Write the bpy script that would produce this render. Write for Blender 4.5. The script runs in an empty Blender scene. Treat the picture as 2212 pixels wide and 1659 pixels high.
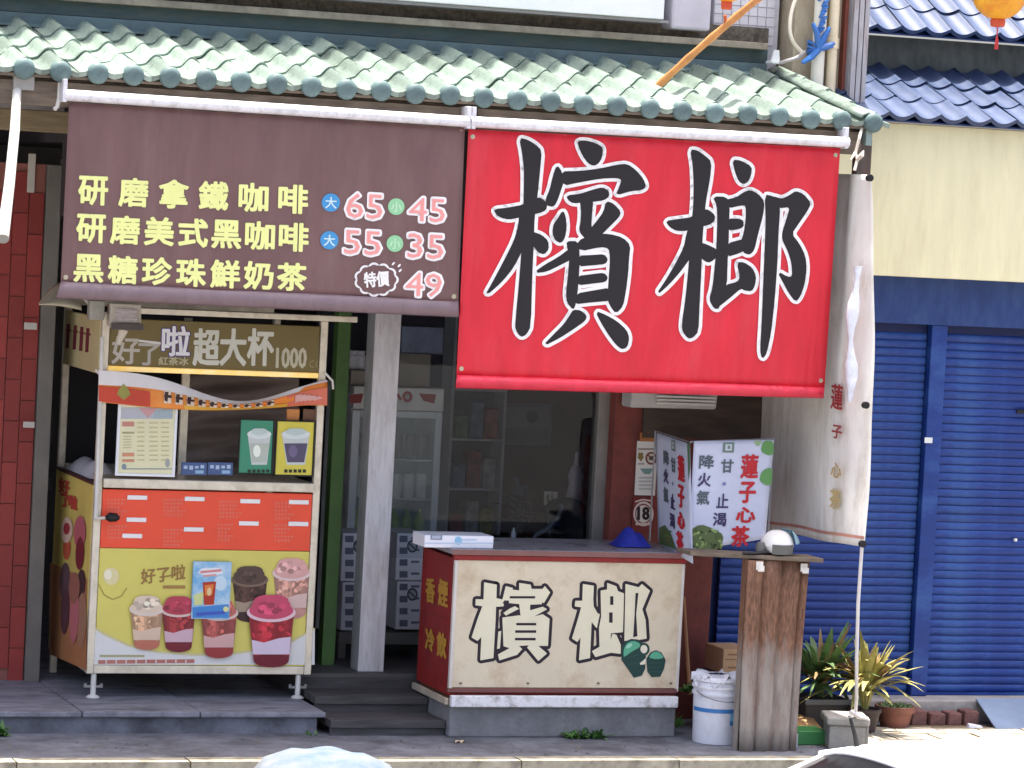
import bpy, math, random
from mathutils import Vector, Matrix
from math import radians, pi, sin, cos
random.seed(7)
scene = bpy.context.scene
COL = scene.collection

# ------------------------------------------------------------------ camera
W, H, F = 2212.0, 1659.0, 7500.0
PSI, PHI, ROLL = radians(19.3), radians(2.89), 0.0525
CAM = Vector((-7.07, -20.2, 3.24))
_fh = Vector((sin(PSI), cos(PSI), 0)); _up = Vector((0, 0, 1))
FW = _fh * cos(PHI) - _up * sin(PHI)
_r0 = Vector((cos(PSI), -sin(PSI), 0)); _u0 = _r0.cross(FW)
RT = _r0 * cos(ROLL) + _u0 * sin(ROLL)
UP = _u0 * cos(ROLL) - _r0 * sin(ROLL)
cam_data = bpy.data.cameras.new('camera')
cam = bpy.data.objects.new('camera', cam_data); COL.objects.link(cam)
cam_data.sensor_width = 36; cam_data.lens = 36 * F / W
cam_data.clip_start = 0.5; cam_data.clip_end = 1500
m = Matrix.Identity(4)
for i in range(3):
    m[i][0] = RT[i]; m[i][1] = UP[i]; m[i][2] = -FW[i]; m[i][3] = CAM[i]
cam.matrix_world = m
scene.camera = cam

# ------------------------------------------------------------------ light
SUN_EL, SUN_AZ = 86.6, 12.0          # nearly overhead; azimuth from +Y towards +X
sd = Vector((cos(radians(SUN_EL)) * sin(radians(SUN_AZ)), cos(radians(SUN_EL)) * cos(radians(SUN_AZ)), sin(radians(SUN_EL))))
world = bpy.data.worlds.new('World'); scene.world = world; world.use_nodes = True
wn = world.node_tree
sky = wn.nodes.new('ShaderNodeTexSky'); sky.sky_type = 'NISHITA'; sky.sun_disc = False
sky.sun_elevation = radians(SUN_EL); sky.sun_rotation = radians(SUN_AZ)
sky.air_density = 0.7; sky.dust_density = 6.0; sky.ozone_density = 0.2
wn.links.new(sky.outputs[0], wn.nodes['Background'].inputs[0])
wn.nodes['Background'].inputs[1].default_value = 0.15
sl = bpy.data.lights.new('sun', 'SUN'); sl.energy = 4.2; sl.angle = radians(0.53); sl.color = (1.0, 0.94, 0.85)
so = bpy.data.objects.new('sun', sl); COL.objects.link(so)
so.rotation_euler = sd.to_track_quat('Z', 'Y').to_euler(); so.location = (0, 0, 30)
vs = scene.view_settings
vs.view_transform = 'Standard'; vs.look = 'None'; vs.gamma = 1.0; vs.exposure = 1.65
vs.use_curve_mapping = False

# ------------------------------------------------------------------ pixel -> place helpers
def ray(u, v): return FW + RT * ((u - W / 2) / F) - UP * ((v - H / 2) / F)
def at(u, v, Y): d = ray(u, v); return CAM + d * ((Y - CAM.y) / d.y)
def atz(u, v, Z): d = ray(u, v); return CAM + d * ((Z - CAM.z) / d.z)
def atx(u, v, X): d = ray(u, v); return CAM + d * ((X - CAM.x) / d.x)
def rec(u0, v0, u1, v1, Y):
    um, vm = (u0 + u1) / 2, (v0 + v1) / 2
    return at(u0, vm, Y).x, at(u1, vm, Y).x, at(um, v1, Y).z, at(um, v0, Y).z

# ------------------------------------------------------------------ materials
def lin(c):
    def g(x):
        x /= 255.0
        return x / 12.92 if x <= 0.04045 else ((x + 0.055) / 1.055) ** 2.4
    return (g(c[0]), g(c[1]), g(c[2]), 1.0)
MATS = {}
def mat(name, c, rough=0.6, metal=0.0, var=0.12, scale=5.0, c2=None, amt=0.5, streak=None, bump=0.0, bscale=40.0,
        objvar=0.0, spec=0.4, coat=0.0, trans=0.0, alpha=1.0, dirt=None, dscale=2.0, damt=0.5, rvar=0.15, sheen=0.0):
    if name in MATS: return MATS[name]
    M = bpy.data.materials.new(name); M.use_nodes = True
    nt = M.node_tree; N = nt.nodes; L = nt.links; B = N['Principled BSDF']
    tc = N.new('ShaderNodeTexCoord')
    mp = N.new('ShaderNodeMapping'); L.new(tc.outputs['Object'], mp.inputs[0])
    if streak: mp.inputs['Scale'].default_value = streak
    no = N.new('ShaderNodeTexNoise'); no.inputs['Scale'].default_value = scale; no.inputs['Detail'].default_value = 7; no.inputs['Roughness'].default_value = 0.62
    L.new(mp.outputs[0], no.inputs['Vector'])
    rp = N.new('ShaderNodeValToRGB')
    a = lin(c); b = lin(c2) if c2 else None
    lo = tuple(x * (1 - var) for x in a[:3]) + (1,); hi = tuple(min(1, x * (1 + var)) for x in a[:3]) + (1,)
    rp.color_ramp.elements[0].color = b if b else lo
    rp.color_ramp.elements[1].color = a if b else hi
    rp.color_ramp.elements[0].position = max(0, amt - 0.16); rp.color_ramp.elements[1].position = min(1, amt + 0.16)
    L.new(no.outputs[0], rp.inputs[0])
    out = rp.outputs[0]
    if dirt:
        n2 = N.new('ShaderNodeTexNoise'); n2.inputs['Scale'].default_value = dscale; n2.inputs['Detail'].default_value = 9; n2.inputs['Roughness'].default_value = 0.7
        L.new(mp.outputs[0], n2.inputs['Vector'])
        r2 = N.new('ShaderNodeValToRGB'); r2.color_ramp.elements[0].position = 0.48; r2.color_ramp.elements[1].position = 0.68
        r2.color_ramp.elements[1].color = (damt, damt, damt, 1)
        L.new(n2.outputs[0], r2.inputs[0])
        mx = N.new('ShaderNodeMix'); mx.data_type = 'RGBA'
        L.new(r2.outputs[0], mx.inputs['Factor']); L.new(out, mx.inputs['A']); mx.inputs['B'].default_value = lin(dirt)
        out = mx.outputs['Result']
    if objvar:
        oi = N.new('ShaderNodeObjectInfo'); mr = N.new('ShaderNodeMapRange')
        mr.inputs['To Min'].default_value = 1 - objvar; mr.inputs['To Max'].default_value = 1 + objvar
        L.new(oi.outputs['Random'], mr.inputs['Value'])
        hs = N.new('ShaderNodeHueSaturation'); L.new(mr.outputs[0], hs.inputs['Value']); L.new(out, hs.inputs['Color']); out = hs.outputs[0]
    L.new(out, B.inputs['Base Color'])
    B.inputs['Metallic'].default_value = metal; B.inputs['Specular IOR Level'].default_value = spec
    if rvar:
        mr2 = N.new('ShaderNodeMapRange'); mr2.inputs['To Min'].default_value = max(0.02, rough - rvar); mr2.inputs['To Max'].default_value = min(1, rough + rvar)
        L.new(no.outputs[0], mr2.inputs['Value']); L.new(mr2.outputs[0], B.inputs['Roughness'])
    else: B.inputs['Roughness'].default_value = rough
    if coat: B.inputs['Coat Weight'].default_value = coat; B.inputs['Coat Roughness'].default_value = 0.08
    if trans: B.inputs['Transmission Weight'].default_value = trans; B.inputs['IOR'].default_value = 1.45
    if sheen: B.inputs['Sheen Weight'].default_value = sheen
    if alpha < 1: B.inputs['Alpha'].default_value = alpha
    if bump:
        n3 = N.new('ShaderNodeTexNoise'); n3.inputs['Scale'].default_value = bscale; n3.inputs['Detail'].default_value = 6
        L.new(mp.outputs[0], n3.inputs['Vector'])
        bp = N.new('ShaderNodeBump'); bp.inputs['Strength'].default_value = bump; bp.inputs['Distance'].default_value = 0.01
        L.new(n3.outputs[0], bp.inputs['Height']); L.new(bp.outputs[0], B.inputs['Normal'])
    MATS[name] = M
    return M
def vmat(name, rough=0.5, var=0.06, cloth=False, spec=0.35):
    if name in MATS: return MATS[name]
    M = bpy.data.materials.new(name); M.use_nodes = True
    nt = M.node_tree; N = nt.nodes; L = nt.links; B = N['Principled BSDF']
    at_ = N.new('ShaderNodeAttribute'); at_.attribute_name = 'Col'
    tc = N.new('ShaderNodeTexCoord'); no = N.new('ShaderNodeTexNoise'); no.inputs['Scale'].default_value = 9; no.inputs['Detail'].default_value = 8
    L.new(tc.outputs['Object'], no.inputs['Vector'])
    mr = N.new('ShaderNodeMapRange'); mr.inputs['To Min'].default_value = 1 - 2 * var; mr.inputs['To Max'].default_value = 1 + 1.2 * var
    L.new(no.outputs[0], mr.inputs['Value'])
    hs = N.new('ShaderNodeHueSaturation'); L.new(at_.outputs['Color'], hs.inputs['Color']); L.new(mr.outputs[0], hs.inputs['Value'])
    L.new(hs.outputs[0], B.inputs['Base Color']); B.inputs['Roughness'].default_value = rough; B.inputs['Specular IOR Level'].default_value = spec
    MATS[name] = M
    return M

# ------------------------------------------------------------------ mesh builder
class MB:
    def __init__(s): s.v = []; s.f = []; s.c = []
    def add(s, vs_, fs, col=None):
        k = len(s.v); s.v += [Vector(p) for p in vs_]; s.f += [[i + k for i in f] for f in fs]
        if col is not None: s.c += [tuple(col)] * len(vs_)
        return s
    def box(s, x0, x1, y0, y1, z0, z1):
        return s.add([(x0, y0, z0), (x1, y0, z0), (x1, y1, z0), (x0, y1, z0), (x0, y0, z1), (x1, y0, z1), (x1, y1, z1), (x0, y1, z1)],
                     [(3, 2, 1, 0), (4, 5, 6, 7), (0, 1, 5, 4), (1, 2, 6, 5), (2, 3, 7, 6), (3, 0, 4, 7)])
    def hexa(s, bot, top):
        return s.add(list(bot) + list(top), [(3, 2, 1, 0), (4, 5, 6, 7), (0, 1, 5, 4), (1, 2, 6, 5), (2, 3, 7, 6), (3, 0, 4, 7)])
    def tube(s, pts, r, n=10, caps=True):
        pts = [Vector(p) for p in pts]; rs = r if isinstance(r, (list, tuple)) else [r] * len(pts)
        rings = []; prev = None
        for i, p in enumerate(pts):
            t = (pts[min(i + 1, len(pts) - 1)] - pts[max(i - 1, 0)]).normalized()
            if prev is None:
                a = Vector((0, 0, 1)) if abs(t.z) < 0.9 else Vector((1, 0, 0)); x = t.cross(a).normalized()
            else: x = (prev - t * prev.dot(t)).normalized()
            prev = x; y = t.cross(x)
            rings.append([p + (x * cos(2 * pi * k / n) + y * sin(2 * pi * k / n)) * rs[i] for k in range(n)])
        vs_ = [q for R in rings for q in R]; fs = []
        for i in range(len(pts) - 1):
            for k in range(n): fs.append((i * n + k, i * n + (k + 1) % n, (i + 1) * n + (k + 1) % n, (i + 1) * n + k))
        if caps: fs.append(tuple(range(n - 1, -1, -1))); fs.append(tuple((len(pts) - 1) * n + k for k in range(n)))
        return s.add(vs_, fs)
    def lathe(s, prof, c, n=24, ax=(1, 1)):
        c = Vector(c); vs_ = []; fs = []
        for r, z in prof:
            for k in range(n): vs_.append(c + Vector((r * cos(2 * pi * k / n) * ax[0], r * sin(2 * pi * k / n) * ax[1], z)))
        for i in range(len(prof) - 1):
            for k in range(n): fs.append((i * n + k, i * n + (k + 1) % n, (i + 1) * n + (k + 1) % n, (i + 1) * n + k))
        fs.append(tuple(range(n - 1, -1, -1))); fs.append(tuple((len(prof) - 1) * n + k for k in range(n)))
        return s.add(vs_, fs)
    def grid(s, fn, nu, nv):
        vs_ = [fn(i / nu, j / nv) for j in range(nv + 1) for i in range(nu + 1)]
        fs = [(j * (nu + 1) + i, j * (nu + 1) + i + 1, (j + 1) * (nu + 1) + i + 1, (j + 1) * (nu + 1) + i) for j in range(nv) for i in range(nu)]
        return s.add(vs_, fs)
    def data(s, name, m_, org=(0, 0, 0), smooth=False, ang=40):
        me = bpy.data.meshes.new(name); o = Vector(org)
        me.from_pydata([tuple(p - o) for p in s.v], [], s.f); me.validate(); me.update()
        if m_: me.materials.append(m_)
        if s.c and len(s.c) == len(me.vertices):
            at_ = me.color_attributes.new('Col', 'FLOAT_COLOR', 'POINT')
            flat = []
            for c in s.c: flat += [c[0], c[1], c[2], 1.0]
            at_.data.foreach_set('color', flat)
        if smooth:
            me.shade_smooth(); me.set_sharp_from_angle(angle=radians(ang))
        return me
WL = {}
def link(o, parent=None):
    COL.objects.link(o)
    if parent: o.parent = parent
    return o
def thing(name, label, cat, base, group=None, kind=None):
    o = bpy.data.objects.new(name, None); o.empty_display_size = 0.1; o.location = base; link(o); WL[o.name] = Vector(base)
    tag(o, label, cat, group, kind); return o
def tag(o, label=None, cat=None, group=None, kind=None):
    if label: o['label'] = label
    if cat: o['category'] = cat
    if group: o['group'] = group
    if kind: o['kind'] = kind
    return o
def part(name, mb, m_, parent, smooth=False, bevel=0.0, label=None, solid=0.0, kind=None, ang=40, rnd=0):
    org = WL[parent.name]
    o = bpy.data.objects.new(name, mb.data(name, m_, org, smooth, ang)); link(o, parent); WL[o.name] = org
    mods(o, bevel, solid)
    tag(o, label, None, None, kind)
    return o
def mods(o, bevel=0.0, solid=0.0):
    if solid:
        md = o.modifiers.new('solid', 'SOLIDIFY'); md.thickness = solid; md.offset = 0
    if bevel:
        md = o.modifiers.new('bevel', 'BEVEL'); md.width = bevel; md.segments = 2; md.limit_method = 'ANGLE'; md.angle_limit = radians(35)
def solo(name, mb, m_, label, cat, group=None, smooth=False, bevel=0.0, solid=0.0, kind=None, ang=40):
    xs = [p.x for p in mb.v]; ys = [p.y for p in mb.v]; zs = [p.z for p in mb.v]
    org = Vector(((min(xs) + max(xs)) / 2, (min(ys) + max(ys)) / 2, min(zs)))
    o = bpy.data.objects.new(name, mb.data(name, m_, org, smooth, ang)); o.location = org; link(o); WL[o.name] = org
    mods(o, bevel, solid); tag(o, label, cat, group, kind); return o
def structure(name, mb, m_, **k): return solo(name, mb, m_, None, None, kind='structure', **k)
def piece(name, me, parent, pos, rot=(0, 0, 0), scl=(1, 1, 1)):
    o = bpy.data.objects.new(name, me); link(o, parent); o.location = Vector(pos) - (WL[parent.name] if parent else Vector()); o.rotation_euler = rot; o.scale = scl
    WL[o.name] = Vector(pos); return o

# ------------------------------------------------------------------ lettering
_GL = {}
def glyphs(s):
    """flat triangulated outline of a string, scaled to its own unit box"""
    if s in _GL: return _GL[s]
    c = bpy.data.curves.new('letters', 'FONT'); c.body = s; c.size = 1; c.resolution_u = 2
    o = bpy.data.objects.new('letters', c); COL.objects.link(o)
    dg = bpy.context.evaluated_depsgraph_get(); dg.update()
    me = bpy.data.meshes.new_from_object(o.evaluated_get(dg))
    vs_ = [(p.co.x, p.co.y) for p in me.vertices]; fs = [tuple(p.vertices) for p in me.polygons]
    bpy.data.objects.remove(o); bpy.data.meshes.remove(me); bpy.data.curves.remove(c)
    # weld
    key = {}; idx = []
    nv = []
    for p in vs_:
        k = (round(p[0], 4), round(p[1], 4))
        if k not in key: key[k] = len(nv); nv.append(p)
        idx.append(key[k])
    fs = [tuple(idx[i] for i in f) for f in fs]; fs = [f for f in fs if len(set(f)) == len(f)]
    x0 = min(p[0] for p in nv); x1 = max(p[0] for p in nv); y0 = min(p[1] for p in nv); y1 = max(p[1] for p in nv)
    nv = [((p[0] - x0) / (x1 - x0), 1 - (p[1] - y0) / (y1 - y0)) for p in nv]
    ed = {}
    for f in fs:
        for a, b in zip(f, f[1:] + f[:1]): ed[(min(a, b), max(a, b))] = ed.get((min(a, b), max(a, b)), 0) + 1
    _GL[s] = (nv, fs, [e for e, n in ed.items() if n == 1]); return _GL[s]

class Art:
    """flat print: coloured shapes given in picture coordinates, laid on the surface the print is on"""
    def __init__(s, surf, eps=0.0015, base=2): s.surf = surf; s.mb = MB(); s.k = base; s.eps = eps; s.n = 0
    def put(s, pts, faces, col, k):
        s.n += 1
        s.mb.add([s.surf(u, v, s.eps * k + 0.000004 * (s.n % 200)) for u, v in pts], faces, lin(col)[:3]); return s
    def poly(s, pts, col, k=1): return s.put(pts, [tuple(range(len(pts)))], col, k)
    def rect(s, u0, v0, u1, v1, col, k=1, sl=0.0, ln=0.0):
        return s.poly([(u0, v0), (u1, v0 + sl * (u1 - u0)), (u1 - ln * (v1 - v0), v1 + sl * (u1 - u0)), (u0 - ln * (v1 - v0), v1)], col, k)
    def ell(s, u, v, a, b, col, k=1, n=22, rot=0, w=0.0):
        return s.poly([(u + a * (1 + w * sin(7 * t)) * cos(t) * cos(rot) - b * (1 + w * sin(7 * t)) * sin(t) * sin(rot), v + a * cos(t) * sin(rot) + b * (1 + w * sin(5 * t)) * sin(t) * cos(rot)) for t in (2 * pi * i / n for i in range(n))], col, k)
    def line(s, pts, w, col, k=1):
        for (a, b), (c, d) in zip(pts, pts[1:]):
            l = math.hypot(c - a, d - b) or 1; x, y = (d - b) / l * w / 2, -(c - a) / l * w / 2
            s.poly([(a + x, b + y), (c + x, d + y), (c - x, d - y), (a - x, b - y)], col, k)
        return s
    def border(s, pts, edges, w, col, k):
        for a, b in edges:
            (x0, y0), (x1, y1) = pts[a], pts[b]; l = math.hypot(x1 - x0, y1 - y0)
            if l < 1e-6: continue
            dx, dy = (x1 - x0) / l * w, (y1 - y0) / l * w; nx, ny = -dy, dx; q = 0.7071
            s.poly([(x0 + nx, y0 + ny), (x0 - q * dx + q * nx, y0 - q * dy + q * ny), (x0 - dx, y0 - dy), (x0 - q * dx - q * nx, y0 - q * dy - q * ny), (x0 - nx, y0 - ny),
                    (x1 - nx, y1 - ny), (x1 + q * dx - q * nx, y1 + q * dy - q * ny), (x1 + dx, y1 + dy), (x1 + q * dx + q * nx, y1 + q * dy + q * ny), (x1 + nx, y1 + ny)], col, k)
    def text(s, st, quad, col, k=2, bold=0.0, edge=None, ew=0.0, core=None):
        (a, b, c, d) = quad                       # TL TR BR BL
        nv, fs, bd = glyphs(st)
        pts = [((1 - x) * (1 - y) * a[0] + x * (1 - y) * b[0] + x * y * c[0] + (1 - x) * y * d[0],
                (1 - x) * (1 - y) * a[1] + x * (1 - y) * b[1] + x * y * c[1] + (1 - x) * y * d[1]) for x, y in nv]
        if edge: s.border(pts, bd, ew + bold, edge, k); k += 1
        if bold: s.border(pts, bd, bold, col, k)
        s.put(pts, fs, col, k + (0.2 if bold else 0))
        if core: s.put([(p[0], p[1]) for p in pts], fs, core, k + 1)
        return s
    def box_text(s, st, u0, v0, u1, v1, col, sl=0.0, ln=0.0, **kw):
        dv = sl * (u1 - u0); du = ln * (v1 - v0)
        return s.text(st, [(u0, v0), (u1, v0 + dv), (u1 - du, v1 + dv), (u0 - du, v1)], col, **kw)
    def strokes(s, polys, T, col, k, edge=None, ew=0.0, grow=0.0):
        for P in polys:
            pts = [T(x, y) for x, y in P]
            n = len(pts)
            if edge: s.border(pts, [(i, (i + 1) % n) for i in range(n)], ew, edge, k)
            if grow: s.border(pts, [(i, (i + 1) % n) for i in range(n)], grow, col, k + 1)
            s.poly(pts, col, k + (1 if edge else 0))
        return s
    def done(s, name, parent, m_=None, label=None, kind=None): return part(name, s.mb, m_ or vmat('printed_ink'), parent, label=label, kind=kind)
def planeY(Y): return lambda u, v, e: at(u, v, Y - e)
def planeX(X): return lambda u, v, e: atx(u, v, X - e)
def smoothpoly(P, it=1):
    for _ in range(it):
        Q = []
        for i in range(len(P)):
            a, b = P[i], P[(i + 1) % len(P)]
            Q += [(a[0] * .78 + b[0] * .22, a[1] * .78 + b[1] * .22), (a[0] * .22 + b[0] * .78, a[1] * .22 + b[1] * .78)]
        P = Q
    return P
# ================================================================== SETTING
M_CONC = mat('worn_concrete', (108, 110, 118), 0.85, var=0.35, scale=5, dirt=(62, 62, 66), dscale=2.2, damt=0.8, bump=0.35, bscale=60)
M_CONC2 = mat('pale_concrete', (150, 148, 142), 0.85, var=0.2, scale=6, dirt=(96, 94, 90), dscale=5, damt=0.6, bump=0.4, bscale=70)
M_ASPH = mat('sunlit_asphalt', (118, 116, 116), 0.9, var=0.18, scale=30, dirt=(84, 82, 84), dscale=0.7, damt=0.6, bump=0.5, bscale=180)
M_GRND = mat('far_ground', (110, 106, 98), 0.95, var=0.2, scale=0.5)
structure('ground', MB().box(-500, 500, -500, 500, -0.6, -0.16), M_GRND)
structure('road', MB().box(-200, 200, -60, -1.11, -0.3, -0.12), M_ASPH)
structure('pavement', MB().box(-40, 40, -0.955, 9, -0.3, 0.0), M_CONC)
kerb = structure('kerb', MB().box(-40, 40, -1.11, -0.957, -0.3, -0.05), M_CONC2)
kb = MB().box(-0.495, 0.495, -0.076, 0.076, -0.11, 0.004).data('kerb_stone', mat('kerb_paint', (160, 154, 136), 0.8, var=0.2, scale=8, dirt=(96, 90, 80), dscale=6, damt=0.8, bump=0.3))
for i in range(-9, 10): piece('kerb_stone', kb, kerb, (i + 0.3, -1.034, random.uniform(-.002, .002)))

# raised concrete platform at the left
XP = at(688, 1520, 0.0).x
plat = structure('concrete_platform', MB().box(-12, XP - 0.03, -0.085, 4.4, -0.05, 0.098), M_CONC)
slab = MB()
xs = [-12, -2.62, -1.9, XP + 0.02]
for a, b in zip(xs, xs[1:]): slab.box(a + .003, b - .003, -0.115, 4.4, 0.1, 0.135 + random.uniform(-.002, .002))
part('top_slab', slab, mat('platform_top', (128, 129, 138), 0.8, var=0.28, scale=5, streak=(1, 3, 1), dirt=(76, 76, 82), dscale=3, damt=0.85, bump=0.4, bscale=50), plat, bevel=0.008)
# timber steps up to the shop floor
XS0, XS1 = XP + 0.03, at(905, 1500, 0.0).x + 0.12
M_DKW = mat('dark_weathered_timber', (72, 70, 70), 0.8, var=0.3, scale=4, streak=(1, 8, 8), bump=0.4, bscale=25, objvar=0.18)
st = thing('timber_steps', 'dark weathered timber steps between the drink stall and the white counter', 'steps', ((XS0 + XS1) / 2, 0.2, 0))
pk = MB().box(-(XS1 - XS0) / 2, (XS1 - XS0) / 2, -0.055, 0.055, -0.022, 0.022).data('plank', M_DKW)
for k, (y, z) in enumerate([(-.13, .07), (-.01, .07), (.11, .07), (.23, .165), (.35, .165), (.47, .165)]):
    piece('plank', pk, st, ((XS0 + XS1) / 2, y, z + random.uniform(-.003, .003)), (0, 0, random.uniform(-.004, .004)))
part('riser', MB().box(XS0, XS1, .19, .205, 0.001, .14), M_DKW, st); part('riser', MB().box(XS0, XS1, .51, .525, 0.001, .255), M_DKW, st)
part('riser', MB().box(XS0, XS1, -.17, -.155, 0.001, .047), M_DKW, st)

# lit paving tiles in front of the neighbour
pv = structure('paving', MB().box(1.98, 7.0, -0.93, 0.22, -0.02, 0.004), mat('paving_joint', (120, 105, 82), 0.9, var=0.25, scale=12, dirt=(90, 80, 64), dscale=6, damt=0.7))
M_PT = mat('paving_tile_clay', (176, 168, 150), 0.75, var=0.16, scale=7, dirt=(120, 104, 84), dscale=5, damt=0.65, objvar=0.12, bump=0.25)
me = MB().box(-0.142, 0.142, -0.112, 0.112, -0.01, 0.012).data('paving_tile', M_PT)
for i in range(14):
    for j in range(4):
        x = 2.12 + i * 0.305 + (0.15 if j % 2 else 0); y = -0.79 + j * 0.245
        if random.random() < 0.06: continue
        piece('paving_tile', me, pv, (x, y, 0.004 + random.uniform(-.003, .002)), (random.uniform(-.012, .012), random.uniform(-.012, .012), random.uniform(-.02, .02)))

# ================================================================== ROOF TILES
def tile_data(name, w, L, prof, m_, lip=0.014, lift=0.016, nx=14):
    mb = MB(); vs_ = []
    for x in range(nx + 1):
        t = -w / 2 * 1.03 + w * 1.03 * x / nx; z = prof(t)
        vs_ += [(t, 0.0, z + lift - lip), (t, -0.004, z + lift), (t, L * 0.5, z + lift * .5), (t, L, z)]
    fs = []
    for x in range(nx):
        a, b = x * 4, x * 4 + 4
        fs += [(a, b, b + 1, a + 1), (a + 1, b + 1, b + 2, a + 2), (a + 2, b + 2, b + 3, a + 3)]
    mb.add(vs_, fs)
    return mb.data(name, m_, smooth=True, ang=50)
def tile_roof(parent, xs, w, Ye, Ze, Yt, Zt, courses, prof, m_, caps=None, rnd=0.012, drop=()):
    sl = math.atan2(Zt - Ze, Yt - Ye); Ls = math.hypot(Zt - Ze, Yt - Ye); c = Ls / courses
    d1 = tile_data('tile', w, c * 1.13, prof, m_); d0 = tile_data('tile', w, c * 1.13, prof, m_, lip=0.03)
    for i, x in enumerate(xs):
        for j in range(courses):
            p = Vector((x, Ye + cos(sl) * c * j, Ze + sin(sl) * c * j))
            p += Vector((random.uniform(-.004, .004), random.uniform(-rnd, rnd) * (0 if j == 0 else 1), random.uniform(-.002, .003)))
            piece('tile', d0 if j == 0 else d1, parent, p, (sl + random.uniform(-.01, .014), random.uniform(-.02, .02), random.uniform(-.012, .012)))
        if caps:
            piece('tile_end_cap', caps, parent, (x + random.uniform(-.003, .003), Ye - 0.012, Ze + 0.004 + random.uniform(-.004, .004)), (sl * .3, random.uniform(-.2, .2), 0))
# ================================================================== SHOP BUILDING
M_GREEN = mat('sage_green_glazed_tile', (128, 144, 134), 0.3, var=0.2, scale=9, dirt=(70, 78, 66), dscale=5, damt=0.75, objvar=0.3, spec=0.6, bump=0.12, bscale=40)
M_SOFF = mat('old_brown_timber', (112, 100, 86), 0.8, var=0.3, scale=4, streak=(1, 7, 7), bump=0.4, bscale=20)
M_TEAL = mat('dark_teal_flashing', (62, 82, 84), 0.6, var=0.22, scale=5, streak=(1, 1, 4), dirt=(92, 92, 80), dscale=7, damt=0.6)
M_TEAL2 = mat('grey_teal_flashing', (90, 110, 112), 0.6, var=0.16, scale=5, dirt=(70, 80, 80), dscale=4, damt=0.5)
M_STONE = mat('grey_brown_aggregate', (98, 92, 82), 0.9, var=0.4, scale=38, dirt=(58, 54, 48), dscale=14, damt=0.8, bump=0.6, bscale=60)
M_TAN = mat('tan_cement_ledge', (150, 142, 126), 0.85, var=0.2, scale=6, dirt=(98, 90, 78), dscale=8, damt=0.6, bump=0.3)
M_INT = mat('dim_plaster', (120, 116, 112), 0.9, var=0.15, scale=3)
M_REDW = mat('red_brown_painted_brick', (122, 62, 54), 0.75, var=0.2, scale=4, dirt=(84, 48, 44), dscale=5, damt=0.6, bump=0.25)
M_INTD = mat('dark_panelling', (62, 58, 60), 0.8, var=0.2, scale=3)
M_STEEL = mat('galvanised_steel', (200, 200, 204), 0.45, metal=0.25, var=0.12, scale=4, streak=(6, 6, 1), dirt=(120, 112, 104), dscale=5, damt=0.35)

YE, YT = -0.75, 0.7
ZE = 3.878; ZT = 4.195
XA = at(51.4, 147.6, YE).x; TW = 0.2106
shop = thing('shop_building', 'low betel nut and drinks shop with a sage green tiled eave roof', 'building', (-1, 2, 0))
XR = 1.98
# walls, floor, ceiling
part('floor', MB().box(XS0 - .02, XR, 0.528, 4.6, 0.02, 0.28), mat('dark_floor_tile', (84, 82, 82), 0.6, var=0.2, scale=3), shop)
part('back_wall', MB().box(-12, XR, 4.4, 4.6, 0.0, 4.2), M_INT, shop)
part('ceiling', MB().box(-2.72, XR, 0.72, 4.6, 3.5, 3.62), M_INTD, shop)
part('side_wall', MB().box(XR - .12, XR, 0.62, 4.6, 0.0, 4.2), M_REDW, shop)
part('inner_wall', MB().box(0.98, 1.84, 3.1, 3.2, .281, 3.5), mat('dim_brown_wall', (92, 60, 52), .8, var=.15), shop)
part('inner_partition', MB().box(-.35, .975, 3.1, 3.2, .281, 3.5), mat('dark_slate_partition', (92, 96, 110), .7, var=.2, scale=3), shop)
part('upper_wall', MB().box(-12, at(1680, 40, .85).x, 0.85, 5.0, 3.62, 15.0), mat('white_glazed_brick_wall', (196, 194, 198), 0.5, var=0.08, scale=30, dirt=(150, 148, 150), dscale=9, damt=0.5, bump=0.3, bscale=50), shop)
part('lintel', MB().box(-2.72, XR, 0.62, 0.72, 3.05, 3.9), M_INTD, shop)
# soffit and fascia of the eave
part('soffit', MB().hexa([(-6, -.66, 3.80), (1.93, -.66, 3.80), (1.93, .7, 4.08), (-6, .7, 4.08)], [(-6, -.66, 3.835), (1.93, -.66, 3.835), (1.93, .7, 4.12), (-6, .7, 4.12)]), M_SOFF, shop)
for a, b in ((-6, -3.42), (-3.41, -.55), (-.545, 1.95)): part('fascia_board', MB().box(a, b, -.70, -.66, 3.68, 3.82), M_SOFF, shop, bevel=.004)
part('verge_board', MB().hexa([(1.96, -.74, 3.74), (2.0, -.74, 3.74), (2.0, .7, 4.06), (1.96, .7, 4.06)], [(1.96, -.74, 3.86), (2.0, -.74, 3.86), (2.0, .7, 4.18), (1.96, .7, 4.18)]), mat('pale_green_board', (130, 146, 140), .6), shop)
roof = part('roof', MB().hexa([(-6, -.735, 3.838), (1.97, -.735, 3.838), (1.97, .72, 4.15), (-6, .72, 4.15)], [(-6, -.735, 3.856), (1.97, -.735, 3.856), (1.97, .72, 4.175), (-6, .72, 4.175)]), M_SOFF, shop)
def prof_rib(t):
    a = abs(t)
    return 0.052 * cos(a / 0.056 * pi / 2) if a < 0.056 else -0.012 * sin((a - 0.056) / (TW / 2 - 0.056) * pi / 2)
cap = MB()
vs_ = []; n = 16
for r, y in ((0.058, 0.05), (0.062, 0.0), (0.056, -0.012), (0.035, -0.02)):
    for k in range(n): vs_.append((r * cos(2 * pi * k / n), y, r * sin(2 * pi * k / n)))
vs_.append((0, -0.022, 0)); fs = [(i * n + k, (i + 1) * n + k, (i + 1) * n + (k + 1) % n, i * n + (k + 1) % n) for i in range(3) for k in range(n)] + [(3 * n + k, 4 * n, 3 * n + (k + 1) % n) for k in range(n)]
cap.add(vs_, fs)
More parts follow.
